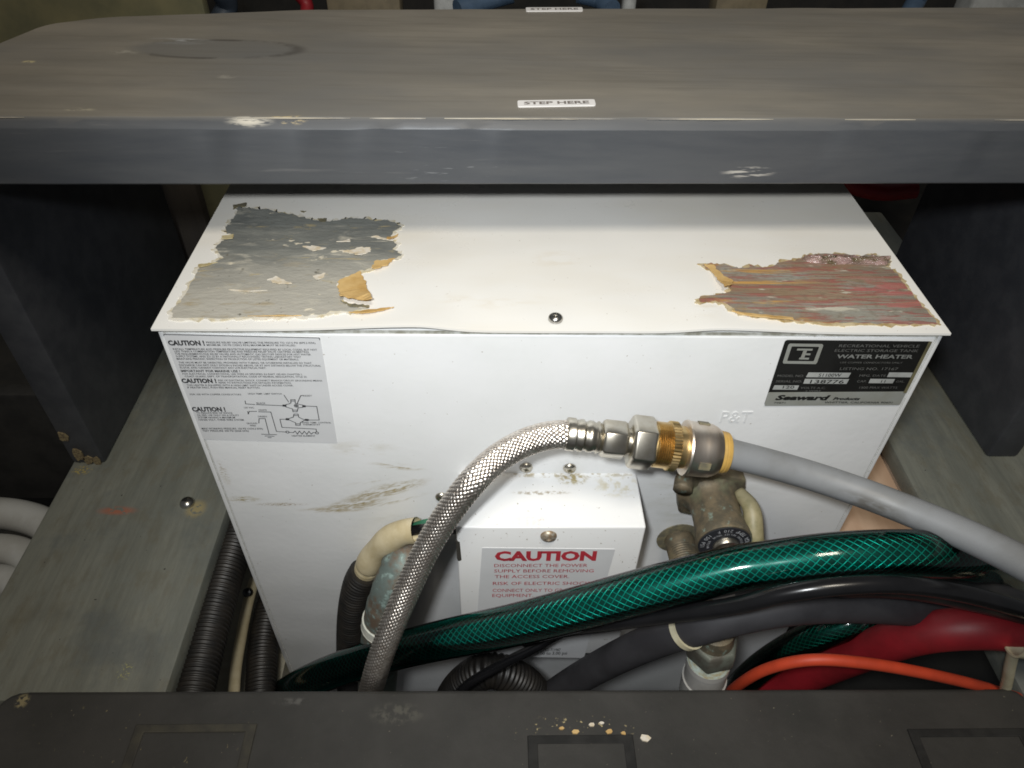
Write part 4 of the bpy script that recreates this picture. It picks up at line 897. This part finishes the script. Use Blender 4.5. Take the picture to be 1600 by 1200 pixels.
# ------------------------------------------------------------------ cables and hoses at the lower right
hose('black_cable', [(-0.0124, -0.0700, 0.2226), (0.0098, -0.0780, 0.2495), (0.0339, -0.0860, 0.2709), (0.0678, -0.0970, 0.3001), (0.0931, -0.1040, 0.3201), (0.1110, -0.1080, 0.3369), (0.1330, -0.1100, 0.3469), (0.1640, -0.1100, 0.3490), (0.2014, -0.1080, 0.3381), (0.2464, -0.1050, 0.3164), (0.3007, -0.1000, 0.2859)], .0046, WIRE, 'glossy black cable just below the thick green hose', 'cable')
gh = hose('grey_hose', [(-0.0068, -0.0500, 0.0630), (0.0136, -0.0530, 0.1089), (0.0387, -0.0620, 0.1674), (0.0642, -0.0750, 0.2263), (0.0902, -0.0860, 0.2690), (0.1236, -0.0860, 0.2857), (0.1639, -0.0800, 0.2808), (0.2110, -0.0720, 0.2643), (0.2648, -0.0640, 0.2398), (0.3213, -0.0600, 0.2138), (0.3936, -0.0500, 0.1728)], .0108, GREY, 'matt dark grey hose rising rightwards under the black cable', 'hose', 20)
hose('black_hose', [(0.1213, -0.0620, 0.2577), (0.1454, -0.0680, 0.2793), (0.1707, -0.0760, 0.2985), (0.1984, -0.0820, 0.3065), (0.2320, -0.0850, 0.3008), (0.2730, -0.0850, 0.2843), (0.3248, -0.0850, 0.2587)], .0095, BLACK, 'black rubber hose emerging from behind the green hose at right', 'hose', 20)
rh = hose('red_hose', [(0.1418, -0.0620, 0.0827), (0.1742, -0.0520, 0.1044), (0.1942, -0.0580, 0.1488), (0.2114, -0.0680, 0.1981), (0.2269, -0.0800, 0.2452), (0.2494, -0.0880, 0.2669), (0.2795, -0.0900, 0.2659), (0.3252, -0.0900, 0.2527)], .0122, RED, 'thick dull red hose curving into the lower right corner', 'hose', 22)
hose('orange_tube', [(0.1291, -0.0720, 0.1332), (0.1282, -0.0880, 0.2005), (0.1362, -0.0950, 0.2343), (0.1545, -0.1000, 0.2535), (0.1841, -0.1020, 0.2532), (0.2193, -0.1015, 0.2415), (0.2647, -0.0995, 0.2202), (0.3071, -0.0965, 0.1945)], .0035, ORANGE, 'thin bright orange tube lying over the red hose', 'tube', 14)
hose('black_wire', [(-0.0702, -0.0700, 0.1106), (-0.0525, -0.0720, 0.1608), (-0.0305, -0.0700, 0.1861), (-0.0074, -0.0660, 0.2026), (0.0134, -0.0600, 0.2139), (0.0481, -0.0500, 0.2156)], .0034, WIRE, 'thin black wire looping over the ribbed conduit near the lower step', 'wire', 12)
RIB = ridged(.0032, .055)
hose('ribbed_conduit', [(-0.0747, -0.0450, 0.0403), (-0.0592, -0.0500, 0.1109), (-0.0373, -0.0520, 0.1453), (-0.0138, -0.0530, 0.1332), (0.0017, -0.0530, 0.1015), (0.0088, -0.0530, 0.0578)], .0125, LOOM, 'black ribbed conduit humped behind the lower step beside the braided hose', 'conduit', 22, .0006, RIB, None, 'black ribbed conduits')
def tie(name, c_, axis, r, wd, label, mat=TIE):
    t_ = Vector(axis).normalized(); mb = M(); k = 28
    u = t_.orthogonal().normalized(); v = t_.cross(u); vs = []
    for d, rr in ((-wd / 2, r), (-wd / 2, r + .0013), (wd / 2, r + .0013), (wd / 2, r)):
        for i in range(k):
            a = 2 * math.pi * i / k; vs.append(Vector(c_) + t_ * d + (u * math.cos(a) + v * math.sin(a)) * rr)
    mb.add(vs, [(j * k + i, j * k + (i + 1) % k, ((j + 1) % 4) * k + (i + 1) % k, ((j + 1) % 4) * k + i) for j in range(4) for i in range(k)])
    return mb
p0 = Vector((0.0826, -0.0835, 0.2595)); p1 = Vector((0.0764, -0.0810, 0.2491))
tag(tie('cable_tie', p0, (p0 - p1) + Vector((0, 0, .001)), .0110, .0040, '').build('cable_tie', TIE, smooth=True, angle=R(40)), 'cream nylon cable tie round the dark grey hose', 'cable tie')
p0 = Vector((0.2658, -0.1000, 0.2827)); p1 = Vector((0.2522, -0.0980, 0.2827))
cl_ = thing('hose_clip', tuple(p0), 'cream plastic clip round the red hose at the right edge', 'clip')
tie('band', p0, p0 - p1, .0124, .0105, '').build('band', TIE, cl_, smooth=True, angle=R(40))
mb = M(); tube(mb, [(0.2692, -0.1000, 0.2637), (0.2759, -0.1000, 0.2451), (0.2830, -0.1000, 0.2270), (0.2914, -0.1000, 0.2042)], .0032, 10); mb.build('tail', TIE, cl_, smooth=True)

# ------------------------------------------------------------------ fittings at the left of the access cover
ck_ = thing('copper_inlet', (-0.0890, -0.0200, 0.2338), 'corroded green copper inlet elbow behind the braided hose', 'pipe elbow')
cpts = [(-0.0882, 0.0000, 0.2386), (-0.0889, -0.0140, 0.2428), (-0.0930, -0.0280, 0.2398), (-0.1003, -0.0360, 0.2242), (-0.1082, -0.0400, 0.1901), (-0.1167, -0.0420, 0.1389), (-0.1250, -0.0440, 0.0745)]
mb = M(); tube(mb, cpts, .0138, 22, .002, lambda s_: 1.06 if .018 < s_ < .032 or s_ > .06 else 1.); mb.build('body', COPPER, ck_, smooth=True, angle=R(50))
pth = spline(cpts, .002); fr_ = frames(pth)
k_ = min(range(len(pth)), key=lambda i: (pth[i] - Vector((-0.1056, -0.0390, 0.1909))).length)
mb = M(); lathe(mb, [(-.0045, .0144), (-.0042, .0156)] + [(-.004 + .001 * k, .0157 - .0005 * (k % 2)) for k in range(9)] + [(.0045, .0144)], pth[k_], fr_[k_][0], 24); mb.build('thread_tape', TAPE, ck_, smooth=True, angle=R(60))
sv_ = thing('wiring_sleeve', (-0.1103, -0.0180, 0.2384), 'cream vinyl sleeve bent from ribbed conduit with wires at its mouth', 'cable sleeve')
mb = M(); tube(mb, [(-0.1284, -0.0135, 0.1880), (-0.1226, -0.0135, 0.2109), (-0.1137, -0.0145, 0.2348), (-0.1021, -0.0165, 0.2544), (-0.0909, -0.0185, 0.2662), (-0.0815, -0.0200, 0.2703)], .0088, 20, .0015, lambda s_: 1 + .05 * math.sin(s_ * 190) - (.10 if .034 < s_ < .036 else 0), caps=False); mb.build('sleeve', CREAM, sv_, smooth=True, angle=R(60))
mb = M(); tube(mb, [(-0.1021, -0.0165, 0.2544), (-0.0868, -0.0180, 0.2662), (-0.0732, -0.0195, 0.2716), (-0.0567, -0.0210, 0.2736)], .0036, 12); mb.build('wire', WIRE, sv_, smooth=True)
mb = M(); tube(mb, [(-0.1028, -0.0130, 0.2516), (-0.0875, -0.0130, 0.2628), (-0.0755, -0.0130, 0.2690), (-0.0572, -0.0130, 0.2703)], .0028, 12); o = mb.build('wire', GWIRE, sv_, smooth=True); o['label'] = 'green insulated wire'
mb = M(); tube(mb, [(-0.0864, -0.0235, 0.2655), (-0.0747, -0.0235, 0.2689), (-0.0656, -0.0240, 0.2716)], .0021, 10); o = mb.build('wire', CREAM, sv_, smooth=True); o['label'] = 'cream insulated wire'
hose('ribbed_conduit', [(-0.1555, -0.0160, 0.0249), (-0.1455, -0.0160, 0.1038), (-0.1368, -0.0160, 0.1617), (-0.1283, -0.0150, 0.1987), (-0.1214, -0.0145, 0.2156)], .0108, LOOM, 'black ribbed conduit feeding the cream sleeve beside the braided hose', 'conduit', 22, .0006, RIB, None, 'black ribbed conduits')

# ------------------------------------------------------------------ left side, below and beside the ledge
hose('ribbed_conduit', [(-0.2336, 0.0874, 0.1760), (-0.2333, 0.0487, 0.1760), (-0.2336, 0.0051, 0.1760), (-0.2328, -0.0364, 0.1760), (-0.2310, -0.0714, 0.1760), (-0.2292, -0.0970, 0.1760)], .0128, LOOM, 'black ribbed conduit running along the right edge of the left ledge', 'conduit', 22, .0006, RIB, None, 'black ribbed conduits')
hose('ribbed_conduit', [(-0.2237, 0.0475, 0.0850), (-0.2244, 0.0260, 0.0850), (-0.2222, -0.0002, 0.0850), (-0.2174, -0.0275, 0.0850), (-0.2113, -0.0580, 0.0850)], .0115, LOOM, 'black ribbed conduit dropping against the lower left heater side', 'conduit', 22, .0006, RIB, None, 'black ribbed conduits')
hose('cream_tube', [(-0.2405, 0.0571, 0.0950), (-0.2403, 0.0292, 0.0950), (-0.2383, 0.0001, 0.0950), (-0.2355, -0.0270, 0.0950), (-0.2296, -0.0573, 0.0950)], .0045, CREAM, 'thin cream tube between the two black conduits left of the heater', 'tube', 12)
mb = M(); lathe(mb, [(0, .0028), (.001, .0038), (.004, .0036), (.005, .002)], (-0.2387, 0.0383, 0.1050), (-.2, -.6, .7), 16)
tag(mb.build('bolt_cap', BLACK, smooth=True, angle=R(50)), 'small black bolt cap low beside the left heater side', 'bolt')
for pts, lab, r in (([(-0.5133, 0.0878, 0.1500), (-0.4708, 0.0878, 0.1500), (-0.4317, 0.0837, 0.1500), (-0.3995, 0.0705, 0.1500), (-0.3697, 0.0429, 0.1500)], 'upper white hose curving out from under the left ledge', .0135),
                 ([(-0.4911, 0.0452, 0.1470), (-0.4581, 0.0500, 0.1470), (-0.4338, 0.0525, 0.1470), (-0.4105, 0.0463, 0.1470), (-0.3817, 0.0271, 0.1470)], 'middle white hose curving out from under the left ledge', .0125),
                 ([(-0.4757, 0.0149, 0.1440), (-0.4502, 0.0223, 0.1440), (-0.4324, 0.0263, 0.1440), (-0.4105, 0.0221, 0.1440), (-0.3811, 0.0007, 0.1440)], 'lowest white hose at the left picture edge', .012)):
    hose('white_hose', pts, r, HOSEW, lab, 'hose', 20, group='white hoses beside the left ledge')

# ------------------------------------------------------------------ clutter far behind the upper step
def back_hose(px0, px1, r, mat, lab, cat='hose'):
    hose('background_hose', [px0, tuple((Vector(px0) + Vector(px1)) / 2 + Vector((.006, .01, 0))), px1], r, mat, lab, cat, 14, group='hoses behind the upper step')
back_hose((-0.2426, 0.5500, 0.4347), (-0.2355, 0.5300, 0.4066), .007, RED, 'red hose glimpsed behind the left part of the upper step')
BLUE = simple('dull_blue', (.06, .10, .16), .5); PALE = simple('pale_plastic', (.40, .41, .40), .5)
back_hose((-0.3377, 0.6000, 0.4201), (-0.3501, 0.6000, 0.3838), .012, simple('slate_blue', (.06, .08, .11), .5), 'slate blue hose behind the left part of the upper step')
back_hose((-0.0161, 0.5000, 0.4502), (-0.0697, 0.4800, 0.4385), .010, BLUE, 'blue hose slanting behind the middle of the upper step')
back_hose((0.0509, 0.5000, 0.4512), (0.0818, 0.4800, 0.4408), .010, BLUE, 'blue hose behind the rear step label')
back_hose((0.4211, 0.5500, 0.4452), (0.4041, 0.5300, 0.4228), .010, BLUE, 'blue hose behind the right part of the upper step')
for a, c_, lab in (((-0.0812, 0.5200, 0.4343), (.030, .03, .05), 'white plastic container behind the middle of the upper step'), ((0.5466, 0.6000, 0.4248), (.07, .04, .06), 'white plastic container behind the right end of the upper step'),
                   ((0.1067, 0.5200, 0.4372), (.014, .02, .04), 'small pale container behind the rear step label')):
    mb = M(); x, y, z = a; mb.box(x - c_[0] / 2, x + c_[0] / 2, y, y + c_[1], .2, z + .02)
    tag(mb.build('plastic_container', PALE, bevel=.006, seg=3), lab, 'container')
for pa, pb, lab in (((-0.2017, 0.5000, 0.4373), (-0.1283, 0.5000, 0.4372), 'dull brown board behind the upper step left of centre'), ((0.1959, 0.5200, 0.4398), (0.2493, 0.5200, 0.4394), 'tan board end behind the upper step right of centre')):
    mb = M(); mb.box(pa[0], pb[0], pa[1], pa[1] + .03, pa[2] - .05, pa[2] + .008); tag(mb.build('board', simple('tan_board', (.16, .13, .08), .7)  , bevel=.002), lab, 'board')
hose('red_cable', [(0.2669, 0.3000, 0.3606), (0.2945, 0.3000, 0.3473), (0.3196, 0.3000, 0.3425), (0.3479, 0.3000, 0.3454)], .008, RED, 'red cable just under the upper step behind the heater corner', 'cable', 12)
